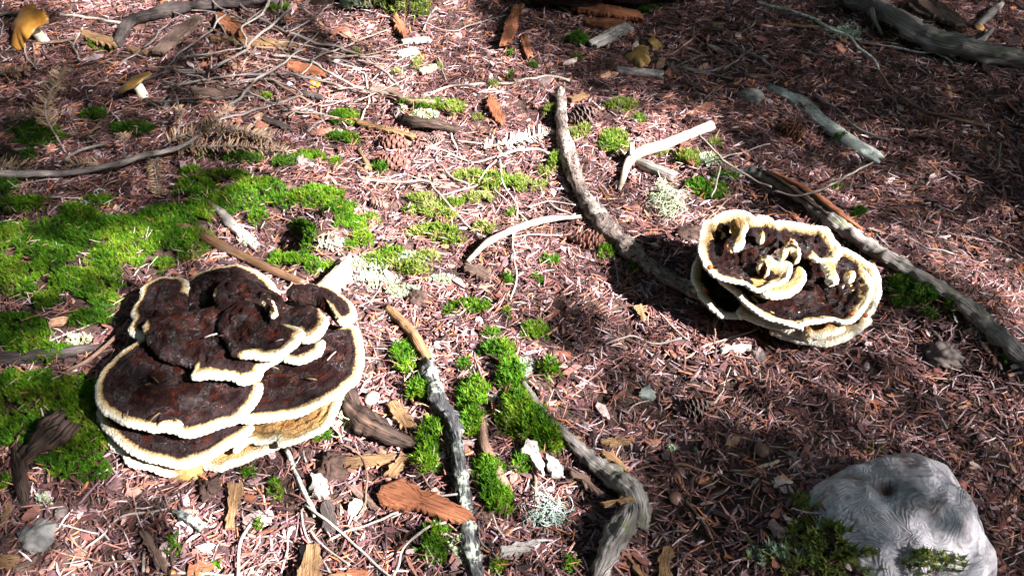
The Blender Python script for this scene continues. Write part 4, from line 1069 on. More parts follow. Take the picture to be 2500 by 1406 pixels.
M_CLOD = m_plain("soil_clod", (.02, .012, .01), (.065, .036, .028), 120, .9, .9, .2)
M_STONE = m_plain("dark_stone", (.06, .045, .042), (.17, .13, .12), 45, .75, .6)
M_PALESTONE = m_plain("pale_stone", (.07, .065, .06), (.24, .23, .22), 60, .85, .8)
lump("shade_lump", 770, -6, 90, 26, 46, M_CLOD, "black lump standing in for deep shade beyond the twig tangle", "soil", rough=.5)  # dark lump put in place of a black shadow area
lump("stone", 2305, 872, 48, 34, 34, M_STONE, "dark angular stone in front of the grey surface root", "stone", rough=.35)
lump("stone", 1845, 872, 24, 20, 20, M_STONE, "small dark stone in front of the smaller shelf fungus", "stone", rough=.35)
lump("stone", 95, 1310, 44, 34, 26, M_PALESTONE, "small grey stone crusted with white lichen", "stone")
lump("soil_clod", 812, 1150, 42, 32, 34, M_CLOD, "dark crumbly soil clod right of the large shelf fungus' front edge", "soil", rough=.5)
lump("soil_clod", 517, 1195, 28, 30, 26, M_CLOD, "dark crumbly soil clod next to the tan wood board", "soil", rough=.5)
lump("soil_clod", 745, 1115, 22, 18, 16, M_CLOD, "small black soil clod between the lichened twig and the large clod", "soil", rough=.5)
lump("soil_clod", 1690, 575, 46, 20, 20, M_CLOD, "dark soil lump beneath the pale lichen tuft", "soil", rough=.5)
lump("soil_clod", 1020, 735, 30, 16, 20, M_CLOD, "purplish rotten lump at the top of the charred root", "soil", rough=.5)
lump("bark_lump", 737, 402, 18, 20, 18, M_STONE, "dark knobbly lump beside the moss bank", "bark", rough=.45)
lump("bark_lump", 1130, 1045, 18, 22, 18, M_STONE, "dark folded bark lump resting on the charred root", "bark", rough=.45)
lump("stone", 150, 1253, 14, 16, 14, M_STONE, "small brown round stone by the bark stub lichen", "stone")
lump("stone", 1830, 240, 34, 18, 20, M_PALESTONE, "half-buried grey rock behind the lichen-crusted stick", "stone", rough=.3)
for (u, v) in [(1640, 1040), (1636, 1066), (1592, 1090), (1822, 1075), (408, 1238), (1390, 905)]:
    lump("lichen_flake", u, v, 14, 8, 8, M_LICHEN_W if False else M_PALESTONE, "small white lichen-crusted flake on the shaded litter", "lichen", rough=.5)["group"] = "white lichen flakes on the litter"

# ------------------------------------------------------------------ cones
k = NT("cone_scale"); a = k.attr("col").outputs["Color"]; oc = obj_coord(k); n1 = k.noise(oc, 300, 3)
k.col(k.mix(1.0, a, k.ramp(n1, [(.3, .6), (.7, 1.35)]), 'MULTIPLY')); k.set(.6, .35); k.bump(n1, .4, .001)
M_CONE = k.m


def scale_mesh(key, c):
    nu, nv = 7, 6
    V = []; cl = []
    for layer in (0, 1):
        for j in range(nv):
            t = j / (nv - 1)
            w = .35 + .65 * math.sin(min(1, t * 1.25) * math.pi * .5) if t < .8 else math.cos((t - .8) / .2 * 1.2) ** .8
            for i in range(nu):
                s = (i / (nu - 1) - .5) * 2
                z = -.28 * s * s * w + .22 * t * t - (.07 if layer else 0)
                V.append((s * .5 * w, t * 1.0, z))
                edge = max(abs(s), t)
                cl.append(np.array(c) * (.8 + .7 * (edge > .85)))
    V = np.array(V); I = np.arange(2 * nu * nv).reshape(2, nv, nu)
    F = [np.stack([I[0, :-1, :-1], I[0, :-1, 1:], I[0, 1:, 1:], I[0, 1:, :-1]], -1).reshape(-1, 4),
         np.stack([I[1, :-1, :-1], I[1, 1:, :-1], I[1, 1:, 1:], I[1, :-1, 1:]], -1).reshape(-1, 4)]
    for e in (I[:, :, 0], I[:, ::-1, -1], I[:, -1, :]):
        F.append(np.stack([e[0, :-1], e[0, 1:], e[1, 1:], e[1, :-1]], -1))
    return mesh("scale", V, F, M_CONE, True, {"col": np.array(cl)})


SCALES = {'red': scale_mesh('red', (.10, .042, .030)), 'grey': scale_mesh('grey', (.095, .062, .056)), 'orange': scale_mesh('orange', (.15, .06, .03))}


def cone(u0, v0, u1, v1, fat, kind, label, dz0=0, dz1=0):
    a = G(u0, v0); b = G(u1, v1)
    L = np.linalg.norm(b - a)
    rmax = L * fat
    a = G(u0, v0, rmax * .85 + dz0); b = G(u1, v1, rmax * .8 + dz1)
    ax = (b - a); L = np.linalg.norm(ax); ax /= L
    e = empty("fir_cone", tuple((a + b) / 2 - np.array([0, 0, rmax])), label, "cone")
    N = 46
    sd = np.cross(ax, [0, 0, 1.0]); sd /= np.linalg.norm(sd); up = np.cross(sd, ax)
    # core
    t = np.linspace(0, 1, 9); prof = np.sin(np.clip(t * .93 + .05, 0, 1) * np.pi) ** .7 * rmax * .62
    V, F, tc = tube_arrays(a + ax * L * t[:, None], prof + .0004, 10, .1)
    link("core", mesh("core", V, F, WOOD['brown'], True, {"tc": tc}), e)
    for i in range(N):
        t = (i + .5) / N
        r = (math.sin(min(1, t * .9 + .08) * math.pi) ** .75) * rmax
        th = i * 2.39996
        rd = math.cos(th) * sd + math.sin(th) * up
        sz = L * .27 * (.55 + .45 * math.sin(t * math.pi)) * random.uniform(.9, 1.1)
        pos = a + ax * L * (t * .86) + rd * r * .55
        opn = .62 + random.uniform(-.1, .1)
        yv = ax * math.cos(opn) + rd * math.sin(opn); xv = np.cross(yv, rd); xv /= np.linalg.norm(xv); zv = np.cross(xv, yv)
        o = bpy.data.objects.new("scale", SCALES[kind]); COL.objects.link(o)
        o.parent = e
        M = Matrix(((xv[0] * sz, yv[0] * sz, zv[0] * sz, pos[0]), (xv[1] * sz, yv[1] * sz, zv[1] * sz, pos[1]), (xv[2] * sz, yv[2] * sz, zv[2] * sz, pos[2]), (0, 0, 0, 1)))
        o.matrix_parent_inverse = Matrix.Translation(-Vector(e.location))
        o.matrix_basis = M


cone(1002, 350, 925, 352, .22, 'red', "upper of the two reddish cones lying side by side in the sunlit litter")
cone(1000, 396, 922, 394, .20, 'red', "lower of the two reddish cones lying side by side in the sunlit litter")
cone(1455, 270, 1392, 296, .30, 'grey', "cone beside the top of the long flaky stick")
cone(1392, 580, 1480, 594, .20, 'red', "reddish cone lying against the middle of the long flaky stick")
cone(1738, 984, 1665, 1008, .24, 'grey', "single open grey-brown cone on the shaded litter in front of the smaller shelf fungus")
cone(1900, 305, 1964, 336, .24, 'orange', "orange-brown cone next to the lichen-crusted stick in the shade")
cone(2238, 290, 2282, 305, .36, 'red', "fat reddish cone under the brown twig on the shaded litter")
cone(548, 128, 575, 168, .30, 'red', "dark red cone half hidden in the twig tangle")
cone(905, 492, 945, 504, .42, 'grey', "stubby cone seen end-on behind the moss bank")
cone(1060, 532, 1092, 546, .28, 'red', "small broken cone in the sunlit litter beside the yellow moss")
cone(1040, 338, 1085, 345, .24, 'grey', "bleached small cone right of the two reddish cones")
cone(840, 1215, 868, 1230, .30, 'grey', "weathered grey cone left of the large orange-red bark slab")


# ------------------------------------------------------------------ shelf fungi
def split_mesh(name, sub, V, quads, tri, mi, mat, mat2, attrs, parent):
    """faces with mi 0 become the part, faces with mi 1 its sub-part"""
    mq, mt = mi[:len(quads)], mi[len(quads):]
    out = []
    for w_, nm, m_, pa in ((0, name, mat, parent), (1, sub, mat2, None)):
        q, t = quads[mq == w_], tri[mt == w_]
        used = np.unique(np.concatenate([q.ravel(), t.ravel()]))
        remap = np.zeros(len(V), int); remap[used] = np.arange(len(used))
        me = mesh(nm, V[used], [remap[q], remap[t]], m_, True, {k_: np.asarray(a_)[used] for k_, a_ in (attrs or {}).items()})
        o_ = link(nm, me, parent)
        out.append(o_)
    sub_o = out[1]
    sub_o.parent = out[0]; sub_o.matrix_parent_inverse = Matrix.Identity(4)
    return out[0]


M_F1 = m_fungus("fungus_dark", False, 1.0, .70)
M_F1T = m_fungus("fungus_tan", True, 1.0, .1)
M_F2 = m_fungus("fungus_broad_rim", False, 1.45, .70)
M_F2T = m_fungus("fungus_broad_tan", True, 1.3, .1)
M_PORE = m_plain("pore_face", (.26, .15, .05), (.42, .27, .11), 180, .9, 1.0, .1)


def closed_spline(P, n):
    P = np.asarray(P, float); m = len(P)
    out = []
    for i in range(m):
        a, b, c, d = P[(i - 1) % m], P[i], P[(i + 1) % m], P[(i + 2) % m]
        t = np.linspace(0, 1, 12, endpoint=False)[:, None]
        out.append(.5 * ((2 * b) + (-a + c) * t + (2 * a - 5 * b + 4 * c - d) * t ** 2 + (-a + 3 * b - 3 * c + d) * t ** 3))
    Q = np.concatenate(out)
    L = np.concatenate([[0], np.cumsum(np.linalg.norm(np.diff(np.concatenate([Q, Q[:1]]), axis=0)[:, :2], axis=1))])
    s = np.linspace(0, L[-1], n, endpoint=False)
    QQ = np.concatenate([Q, Q[:1]])
    return np.stack([np.interp(s, L, QQ[:, k]) for k in range(Q.shape[1])], -1), L[-1]


def lobe(parent, conv, pts, z0, mat, thick=.0085, dome=0.0, name="cap_lobe", lumps=.0025, ripple=.0012, bead=.0011, droop=.0, label=None, wave=.003):
    W = []
    for q in pts:
        u, v = conv(q[0], q[1])
        w = q[2] if len(q) > 2 else 1.0
        dz = q[3] if len(q) > 3 else 0.0
        p = atz(u, v, z0 + dz)
        W.append((p[0], p[1], p[2], w))
    S, per = closed_spline(W, 10)
    n = int(np.clip(per / .0022, 60, 330))
    S, per = closed_spline(W, n)
    area = .5 * np.sum(S[:, 0] * np.roll(S[:, 1], -1) - np.roll(S[:, 0], -1) * S[:, 1])
    if area < 0: S = S[::-1]
    rw = np.clip(S[:, 3], 0, 1)
    al = np.arange(n) / n * per
    seed = R.uniform(0, 90)
    tg = np.roll(S[:, :2], -1, 0) - np.roll(S[:, :2], 1, 0); tg /= np.linalg.norm(tg, axis=1)[:, None] + 1e-9
    nr = np.stack([tg[:, 1], -tg[:, 0]], -1)
    bd = np.abs(np.sin(al / .0075 * np.pi + 2.5 * vn(al * 60, al * 0 + seed, 1))) * bead * 1.6 + (vn(al * 90 + seed, al * 0, 2) - .5) * bead * 2.4
    S[:, :2] += nr * bd[:, None]
    S[:, 2] += (vn(al * 42 + seed, al * 0 + 3, 4) - .5) * wave * rw
    O = S[:, :3]
    # centre: area-weighted centroid
    x, y = O[:, 0], O[:, 1]; x1, y1 = np.roll(x, -1), np.roll(y, -1)
    cr = x * y1 - x1 * y; A = cr.sum() / 2
    c = np.array([((x + x1) * cr).sum() / (6 * A), ((y + y1) * cr).sum() / (6 * A), O[:, 2].mean()])
    m = 56
    s = 1 - (1 - np.linspace(0.02, 1, m)) ** 1.7
    s[-1] = 1.0
    P = c + (O[None] - c) * s[:, None, None]
    d = np.sqrt(((P[:, :, None, :2] - O[None, None, :, :2]) ** 2).sum(-1)).min(2)
    d[-1] = 0
    dmax = d.max()
    dn = np.clip(d / max(dmax, 1e-6), 0, 1)
    rr = thick / 2
    top = P.copy()
    z = P[..., 2] + dome * (1 - (1 - dn) ** 2)
    dd = np.clip(d, 0, rr)
    z = z - (rr - np.sqrt(np.maximum(rr * rr - (rr - dd) ** 2, 0)))
    ins = np.clip((d - .006) / .012, 0, 1)
    X_, Y_ = P[..., 0], P[..., 1]
    z = z + (fbm(X_ * 95 + seed, Y_ * 95, 1, 3) - .5) * 2 * lumps * ins
    z = z + (fbm(X_ * 33 + seed, Y_ * 33, 4, 2) - .5) * 2 * lumps * 1.6 * ins
    z = z + (fbm(X_ * 230 + seed, Y_ * 230, 2, 2) - .5) * .0034 * ins
    z = z + np.sin(d / .0125 * 2 * np.pi + 4 * vn(X_ * 25 + seed, Y_ * 25, 3)) * ripple * ins
    z = z + .0016 * np.exp(-((d - .006) / .0035) ** 2)
    z = z - droop * np.exp(-d / .012)
    z = z - (1 - rw)[None, :] * np.clip(1 - d / .02, 0, 1) * .006
    top[..., 2] = z
    edge = d * max(1.0, .024 / max(dmax, 1e-4)) + (1 - rw)[None, :] * .030
    R0 = np.linalg.norm((O - c)[:, :2], axis=1)
    under = []; ue = []
    for (ins_m, dz) in ((.0, -rr * .25), (rr * .25, -rr * .75), (rr * .8, -rr * 1.0)):
        f = np.clip(1 - ins_m / np.maximum(R0, .004), .2, 1)
        Q = c + (O - c) * f[:, None]; Q[:, 2] = top[-1, :, 2] + dz; under.append(Q); ue.append(np.full(n, .0005) + (1 - rw) * .03)
    for (f, dz) in ((.75, -rr * 1.1), (.4, -rr * 1.6)):
        Q = c + (O - c) * f; Q[:, 2] = np.minimum(top[-1, :, 2], top[int(m * .5)].min(0)[2] if False else top[-1, :, 2]) + dz + min(dome, 0) * (1 - f)
        under.append(Q); ue.append(np.full(n, .02))
    V = np.concatenate([top.reshape(-1, 3)] + under + [top[0].mean(0)[None], under[-1].mean(0)[None]])
    E = np.concatenate([edge.ravel()] + ue + [[dmax], [.02]])
    nr_ = m + len(under)
    I = np.arange(nr_ * n).reshape(nr_, n); J = np.roll(I, -1, 1)
    quads = np.stack([I[:-1], I[1:], J[1:], J[:-1]], -1).reshape(-1, 4)
    mi = np.repeat(np.arange(nr_ - 1) >= m + 2, n).astype(int)
    tri = np.concatenate([np.stack([J[0], np.full(n, nr_ * n), I[0]], -1), np.stack([I[-1], np.full(n, nr_ * n + 1), J[-1]], -1)])
    mi = np.concatenate([mi, np.zeros(n, int), np.ones(n, int)])
    o = split_mesh(name, "pore_face", V, quads, tri, mi, mat, M_PORE, {"edge": E}, parent)
    if label: o["label"] = label
    return o


def lathe(name, prof, base, mat, parent, wob=.08, n=40, seed=0, tc=True, attrs=None):
    a = np.arange(n) / n * 2 * np.pi
    rings = []
    for (r, z) in prof:
        w = 1 + wob * 2 * (fbm(np.cos(a) * 1.5 + seed + 7, np.sin(a) * 1.5 + z * 30, 2, 3) - .5)
        rings.append(np.stack([np.cos(a) * r * w, np.sin(a) * r * w, np.full(n, z)], -1))
    V = np.concatenate(rings + [[(0, 0, prof[0][1])], [(0, 0, prof[-1][1])]]) + np.asarray(base)
    k_ = len(prof); I = np.arange(k_ * n).reshape(k_, n); J = np.roll(I, -1, 1)
    q = np.stack([I[:-1], J[:-1], J[1:], I[1:]], -1).reshape(-1, 4)
    t = np.concatenate([np.stack([J[0], I[0], np.full(n, k_ * n)], -1), np.stack([I[-1], J[-1], np.full(n, k_ * n + 1)], -1)])
    return link(name, mesh(name, V, [q, t], mat, True, {"tc": V}), parent)


c1 = lambda x, y: (180 + .4267 * x, 600 + .4267 * y)
pb = atz(*c1(720, 900), .05)
f1 = empty("shelf_fungus", (pb[0], pb[1], float(H(pb[0], pb[1]))), "large tiered dark brown shelf fungus with cream white rims beside the moss carpet", "fungus")
st = atz(*c1(640, 1310), .0); hz = float(H(pb[0], pb[1]))
lathe("stem", [(.05, hz - .02), (.05, hz + .02), (.05, .03), (.06, .05), (.07, .078)], (pb[0], pb[1] + .02, 0), M_PORE, f1, .12)
st = atz(*c1(610, 1290), .02); hs = float(H(st[0], st[1]))
lathe("stem_foot", [(.026, hs - .02), (.03, hs + .01), (.026, hs + .03), (.02, hs + .05)], (st[0], st[1] + .02, 0), M_PORE, f1, .35, seed=3)
LB = [
    ("M", [(735, 1245), (770, 1272), (830, 1280), (900, 1248), (1040, 1203), (1172, 1140), (1180, 1080, 0), (1000, 1000, 0), (760, 1100, 0)], .026, M_F1T, dict(dome=.004)),
    ("K", [(140, 960), (150, 1030), (192, 1090), (210, 1150), (270, 1192), (305, 1240), (400, 1263), (480, 1292), (565, 1300), (660, 1245, 0), (750, 1100, 0), (500, 950, 0), (250, 880, .5)], .034, M_F1, dict(dome=.008)),
    ("L", [(915, 1165), (955, 1140), (1000, 1120), (1080, 1122), (1160, 1100), (1182, 1140), (1310, 1102), (1430, 1042), (1500, 960), (1528, 880), (1515, 800, .5), (1250, 760, 0), (980, 860, 0), (900, 1050, 0)], .048, M_F1T, dict(dome=-.004, lumps=.004)),
    ("J", [(138, 930), (150, 1000), (185, 1060), (240, 1110), (310, 1172), (420, 1217), (540, 1250), (640, 1257), (760, 1222), (870, 1152), (960, 1102), (1022, 1042), (1000, 980, 0), (850, 850, 0), (500, 750, 0), (250, 800, .6)], .056, M_F1, dict(dome=.010)),
    ("B", [(1470, 440, .3), (1600, 452), (1632, 485), (1655, 560), (1652, 680), (1620, 765), (1530, 835), (1400, 913), (1250, 968), (1100, 988), (990, 1005), (930, 985, .8), (850, 900, 0), (760, 600, 0), (900, 380, 0), (1250, 300, 0)], .080, M_F1, dict(dome=.006, thick=.010, ripple=.0014)),
    ("A", [(392, 525), (300, 582), (225, 640), (150, 722), (120, 820), (135, 907), (200, 967), (290, 1012), (400, 1036), (440, 1053), (500, 1046), (560, 1062), (630, 1080), (710, 1076), (830, 1032), (940, 987), (1000, 932), (1060, 852), (1080, 800), (1050, 740, .3), (900, 650, 0), (700, 480, 0), (500, 470, 0)], .092, M_F1, dict(dome=.006, thick=.0092)),
    ("A2", [(470, 1000, .5), (490, 1035), (540, 1024), (600, 1040), (624, 1015), (590, 960, 0), (540, 900, 0), (480, 930, 0)], .097, M_F1, dict(dome=.003, thick=.009)),
    ("D1", [(410, 527), (330, 512), (308, 480), (335, 430), (328, 360), (375, 300), (395, 235), (480, 182), (560, 173), (640, 192), (664, 245), (640, 340, 0), (640, 450, 0), (520, 500, 0)], .094, M_F1, dict(dome=.008, lumps=.004, thick=.0092)),
    ("D2", [(640, 250, .6), (690, 170), (820, 120), (950, 112), (1050, 143), (1120, 188), (1165, 248), (1172, 285), (1100, 380, 0), (900, 430, 0), (700, 400, 0)], .092, M_F1, dict(dome=.012, lumps=.004)),
    ("C", [(1215, 262, .4), (1260, 220, .6), (1400, 224), (1500, 262), (1578, 325), (1615, 388), (1595, 432), (1535, 446), (1490, 400, .4), (1440, 350, 0), (1380, 310, 0), (1290, 300, 0)], .104, M_F1, dict(dome=.008, thick=.0092)),
    ("H", [(1205, 642), (1280, 660), (1350, 642), (1412, 600), (1432, 548), (1400, 500, 0), (1250, 540, 0), (1180, 600, 0)], .104, M_F1, dict(dome=.002, thick=.010)),
    ("E", [(408, 440, .9), (398, 475, .9), (415, 530, .4), (480, 610, 0), (600, 650, 0), (680, 690, .3), (676, 748), (780, 748), (870, 753), (960, 775), (1060, 748), (1082, 702), (1170, 642), (1195, 600), (1150, 450, 0), (1000, 300, 0), (700, 350, 0), (480, 395, .3)], .120, M_F1, dict(dome=.012, thick=.0098, lumps=.0045)),
    ("I", [(806, 290, .7), (815, 238, .8), (870, 183, .6), (990, 178, .5), (1110, 230, .2), (1200, 300, 0), (1120, 420, 0), (900, 440, 0)], .132, M_F1, dict(dome=.012, lumps=.006)),
    ("G", [(1285, 522), (1330, 541), (1390, 524), (1440, 467), (1448, 420), (1402, 365, .7), (1330, 338, .2), (1230, 350, 0), (1200, 430, 0), (1270, 490, .5)], .138, M_F1, dict(dome=.007)),
    ("F", [(915, 612, .5), (990, 624), (1100, 640), (1200, 614), (1272, 557), (1318, 502), (1292, 465), (1230, 430, .5), (1150, 300, 0), (950, 300, 0), (820, 420, 0), (880, 560, 0)], .146, M_F1, dict(dome=.008, lumps=.006, thick=.0092)),
    ("F2", [(1085, 328), (1105, 312), (1135, 318), (1155, 352), (1158, 390), (1135, 402), (1115, 372, .5)], .168, M_F1, dict(dome=.004, thick=.007, lumps=.001)),
]
for (nm, pts, z0, mt, kw) in LB:
    lobe(f1, c1, pts, z0, mt, **kw)

c2 = lambda x, y: (1640 + .2987 * x, 460 + .2987 * y)
pb = atz(*c2(1000, 950), .04)
f2 = empty("shelf_fungus", (pb[0], pb[1], float(H(pb[0], pb[1]))), "smaller funnel-shaped shelf fungus with broad cream rims beside the grey surface root", "fungus")
hz = float(H(pb[0], pb[1]))
lathe("stem", [(.045, hz - .02), (.045, hz + .02), (.05, .03), (.06, .055)], (pb[0], pb[1] + .02, 0), M_PORE, f2, .12, seed=5)
LB2 = [
    ("V", [(815, 1140, .6), (850, 1180), (960, 1222), (1100, 1252), (1280, 1272), (1400, 1243), (1520, 1172), (1620, 1092), (1630, 1050), (1500, 950, 0), (1200, 850, 0), (900, 1000, 0)], .036, M_F2T, dict(dome=.003, lumps=.003)),
    ("W", [(870, 1110), (915, 1162), (1000, 1193), (1090, 1196), (1110, 1160), (1060, 1060, 0), (920, 1040, 0)], .046, M_F2T, dict(dome=.004)),
    ("T", [(235, 520, .6), (182, 600), (162, 700), (190, 792), (250, 892), (312, 962), (370, 1000), (390, 1030), (460, 1037), (560, 1042), (620, 1000, 0), (700, 800, 0), (500, 600, 0), (330, 540, 0)], .058, M_F2, dict(dome=-.010)),
    ("U", [(535, 1000), (600, 1045), (700, 1083), (820, 1122), (890, 1138), (920, 1080, 0), (800, 900, 0), (620, 900, 0)], .062, M_F2T, dict(dome=.003)),
    ("X2", [(1090, 1190), (1200, 1210), (1340, 1180), (1420, 1140), (1400, 1090, .3), (1250, 1070, 0), (1110, 1110, 0)], .052, M_F2T, dict(dome=.002)),
    ("X", [(1080, 1140), (1095, 1220), (1135, 1245), (1152, 1180), (1140, 1110, .4), (1100, 1090, 0)], .060, M_F2T, dict(dome=.003)),
    ("S", [(1380, 478), (1500, 520), (1600, 590), (1680, 640), (1702, 720), (1718, 800), (1702, 900), (1662, 990), (1605, 1045), (1480, 1060, 0), (1300, 900, 0), (1200, 600, 0)], .080, M_F2, dict(dome=-.006)),
    ("R", [(385, 728), (460, 792), (520, 842), (600, 932), (700, 1002), (800, 1050), (930, 1092), (1045, 1125), (1075, 1145), (1090, 1105), (1200, 1088), (1300, 1068), (1400, 1088), (1492, 1072), (1562, 1000), (1622, 920), (1652, 830), (1640, 740), (1580, 660, .8), (1450, 560, .2), (1200, 500, 0), (800, 560, 0), (500, 650, 0)], .092, M_F2, dict(dome=-.020, thick=.0092, lumps=.004)),
    ("Q", [(850, 268), (920, 258), (1000, 270), (1100, 290), (1200, 300), (1285, 322), (1322, 390), (1372, 440), (1393, 500), (1372, 562), (1300, 588), (1200, 583), (1135, 545, .6), (1050, 520, 0), (900, 450, 0)], .120, M_F2, dict(dome=-.008, lumps=.006)),
    ("Q2", [(1230, 580), (1330, 585), (1370, 560, .6), (1340, 620, .4), (1365, 720), (1350, 765), (1300, 740), (1255, 670)], .114, M_F2T, dict(dome=.003, thick=.008)),
    ("Q3", [(1265, 750), (1290, 775), (1325, 770), (1330, 745, .5), (1295, 735)], .104, M_F2T, dict(dome=.002, thick=.008)),
    ("P", [(245, 305), (225, 440), (230, 520), (270, 620), (320, 682), (400, 727), (500, 746), (590, 762), (640, 802), (700, 822), (770, 800), (850, 770), (940, 742), (975, 685), (985, 620), (940, 590, .7), (880, 600, .3), (800, 520, 0), (900, 400, 0), (860, 285, .7), (800, 226), (720, 214), (685, 228), (640, 195), (580, 170), (500, 162), (420, 188), (330, 238), (262, 250)], .126, M_F2, dict(dome=-.022, thick=.0092, lumps=.005)),
    ("P2", [(745, 850), (790, 875), (860, 884), (960, 862), (1045, 802), (1095, 722), (1082, 662), (1040, 638, .8), (985, 660, .4), (960, 740, 0), (860, 790, 0), (770, 810, .3)], .112, M_F2T, dict(dome=.004, thick=.010)),
    ("fold", [(505, 250, .7), (560, 262, .8), (610, 275), (628, 315), (600, 345), (590, 400), (598, 440), (560, 480), (512, 490), (495, 440, .5), (520, 380, .3), (500, 310, .3)], .134, M_F2T, dict(dome=.006, thick=.008)),
    ("fold", [(875, 540), (885, 490), (930, 465), (990, 470), (1040, 500), (1050, 560), (1010, 590, .5), (990, 545, 0), (940, 545, 0), (905, 585, .8)], .130, M_F2, dict(dome=.008, thick=.008)),
    ("fold", [(705, 645), (715, 610), (750, 600), (785, 630), (792, 675), (765, 690, .5), (730, 670, .3)], .122, M_F2, dict(dome=.006, thick=.010)),
    ("fold", [(945, 410), (985, 420), (1020, 450), (1010, 478), (970, 470, .4), (940, 440, .2)], .128, M_F2T, dict(dome=.004, thick=.008)),
    ("fold", [(1420, 700), (1450, 680), (1500, 690), (1480, 740), (1440, 745)], .106, M_F2T, dict(dome=.006, thick=.010)),
    ("fold", [(700, 380, .3), (730, 360, .3), (760, 400, .6), (740, 430), (705, 420)], .124, M_F2T, dict(dome=.012, thick=.010)),
]
for (nm, pts, z0, mt, kw) in LB2:
    lobe(f2, c2, pts, z0, mt, name="cap_lobe" if nm != "fold" else "inner_fold", **kw)
# amber guttation drops
k = NT("amber_drop"); k.b.inputs["Base Color"].default_value = (.20, .045, .008, 1); k.set(.08, .6); M_DROP = k.m
for (x, y, z) in [(1465, 1030, .099), (310, 650, .131), (270, 830, .066), (1580, 1040, .087)]:
    p = atz(*c2(x, y), z)
    lathe("amber_drop", [(.0005, -.002), (.0035, -.001), (.0042, .0015), (.003, .0038), (.0008, .0048)], p, M_DROP, f2, .05, 16)
# loose needles lying on the big fungus
for (x0, y0, x1_, y1_, z, mt) in [(750, 524, 820, 503, .142, 'pale'), (820, 515, 915, 512, .141, 'red'), (1155, 547, 1198, 535, .163, 'pale'), (440, 1000, 492, 955, .106, 'tan'), (305, 980, 312, 940, .106, 'brown'),
                              (445, 745, 485, 782, .106, 'brown'), (1325, 758, 1390, 766, .094, 'tan'), (1450, 655, 1500, 605, .094, 'pale'), (1125, 690, 1170, 703, .096, 'tan'), (410, 797, 438, 788, .106, 'tan')]:
    a, b = atz(*c1(x0, y0), z), atz(*c1(x1_, y1_), z)
    V, F, tc = tube_arrays(np.array([a, (a + b) / 2 + [0, 0, .001], b]), np.full(3, .0009), 5, .1, seed=len(bpy.data.meshes) % 50)
    o = link("fallen_needle", mesh("fallen_needle", V, F, WOOD[mt], True, {"tc": tc}))
    tag(o, "single dead needle lying on top of the large shelf fungus", "needle", "needles on the large shelf fungus")


# ------------------------------------------------------------------ silver burl
k = NT("silver_wood"); oc = obj_coord(k)
wr = k.noise(oc, 8, 2, .5, 2.4)
jit = k.noise(oc, 70, 4, .6, .6)
wv = k.math('ADD', k.math('MULTIPLY', k.math('SINE', k.math('ADD', k.math('MULTIPLY', wr, 110.0), k.math('MULTIPLY', jit, 3.0))), .5), .5)
big = k.noise(oc, 14, 4, .6, 1.5)
fine = k.noise(oc, 240, 4, .6, .8)
c = k.ramp(big, [(.28, (.27, .24, .25)), (.5, (.46, .43, .46)), (.7, (.68, .655, .70))])
c = k.mix(k.ramp(wv, [(0.0, .30), (.30, 0.0)]), c, (.15, .13, .125))
c = k.mix(k.ramp(fine, [(.34, .4), (.5, 0.0)]), c, (.17, .15, .15))
c = k.mix(k.ramp(k.noise(oc, 30, 5, .6, 1.0), [(.53, 0.0), (.66, .8)]), c, (.14, .095, .08))
at_h = k.attr("hole").outputs["Fac"]
c = k.mix(at_h, c, (.10, .045, .025))
k.col(c); k.set(.75, .3); k.bump(k.math('ADD', k.math('MULTIPLY', wv, .8), k.math('ADD', k.math('MULTIPLY', fine, .5), k.math('MULTIPLY', jit, 1.2))), .5, .003)
M_BURL = k.m
be = empty("wood_burl", G(2190, 1350), "silver-grey rounded burl of swirling weathered wood rising from the shaded litter", "burl")
n, m = 160, 70
outl = [(2154, 1150), (2215, 1160), (2270, 1180), (2318, 1215), (2356, 1262), (2385, 1320), (2408, 1385), (2420, 1450), (2330, 1520), (2200, 1540), (2060, 1500), (1960, 1400), (1905, 1290), (1925, 1245), (1985, 1205), (2060, 1170)]
S, per = closed_spline([tuple(atz(u, v, 0.0)) for (u, v) in outl], n)
S[:, 2] = 0
cc = S.mean(0)
s = 1 - (1 - np.linspace(0, 1, m)) ** 1.5
P = cc + (S[None] - cc) * s[:, None, None]
Xb, Yb = P[..., 0], P[..., 1]
hgt = .105 * np.maximum(1 - s ** 2.6, 0)[:, None] ** .62 * np.ones((1, n))
ridge = (fbm(Xb * 16, Yb * 16, 3, 3) - .5) * .034 + (fbm(Xb * 55, Yb * 55, 6, 2) - .5) * .006 + np.abs(vn(Xb * 24 + 5, Yb * 24, 4) - .5) * -.022
fade = np.clip((1 - s) * 6, 0, 1)[:, None]
Zb = float(H(cc[0], cc[1])) * .4 + hgt + ridge * fade - .02 * (1 - fade)
hp = atz(2165, 1196, .10)
Zb -= .016 * np.exp(-((Xb - hp[0]) ** 2 + ((Yb - hp[1]) * 1.2) ** 2) / .0095 ** 2)
V = np.stack([Xb, Yb, Zb], -1).reshape(-1, 3)
I = np.arange(m * n).reshape(m, n); J = np.roll(I, -1, 1)
F = np.stack([I[:-1], I[1:], J[1:], J[:-1]], -1).reshape(-1, 4)
link("burl_body", mesh("burl_body", V, F, M_BURL, True, {"hole": (np.exp(-((Xb - hp[0]) ** 2 + ((Yb - hp[1]) * 1.2) ** 2) / .012 ** 2)).ravel()}), be)
rim_a = np.linspace(0, 6.283, 14)
ring = np.stack([hp[0] + .0085 * np.cos(rim_a), hp[1] + .0085 * np.sin(rim_a), np.full(14, .0)], -1)


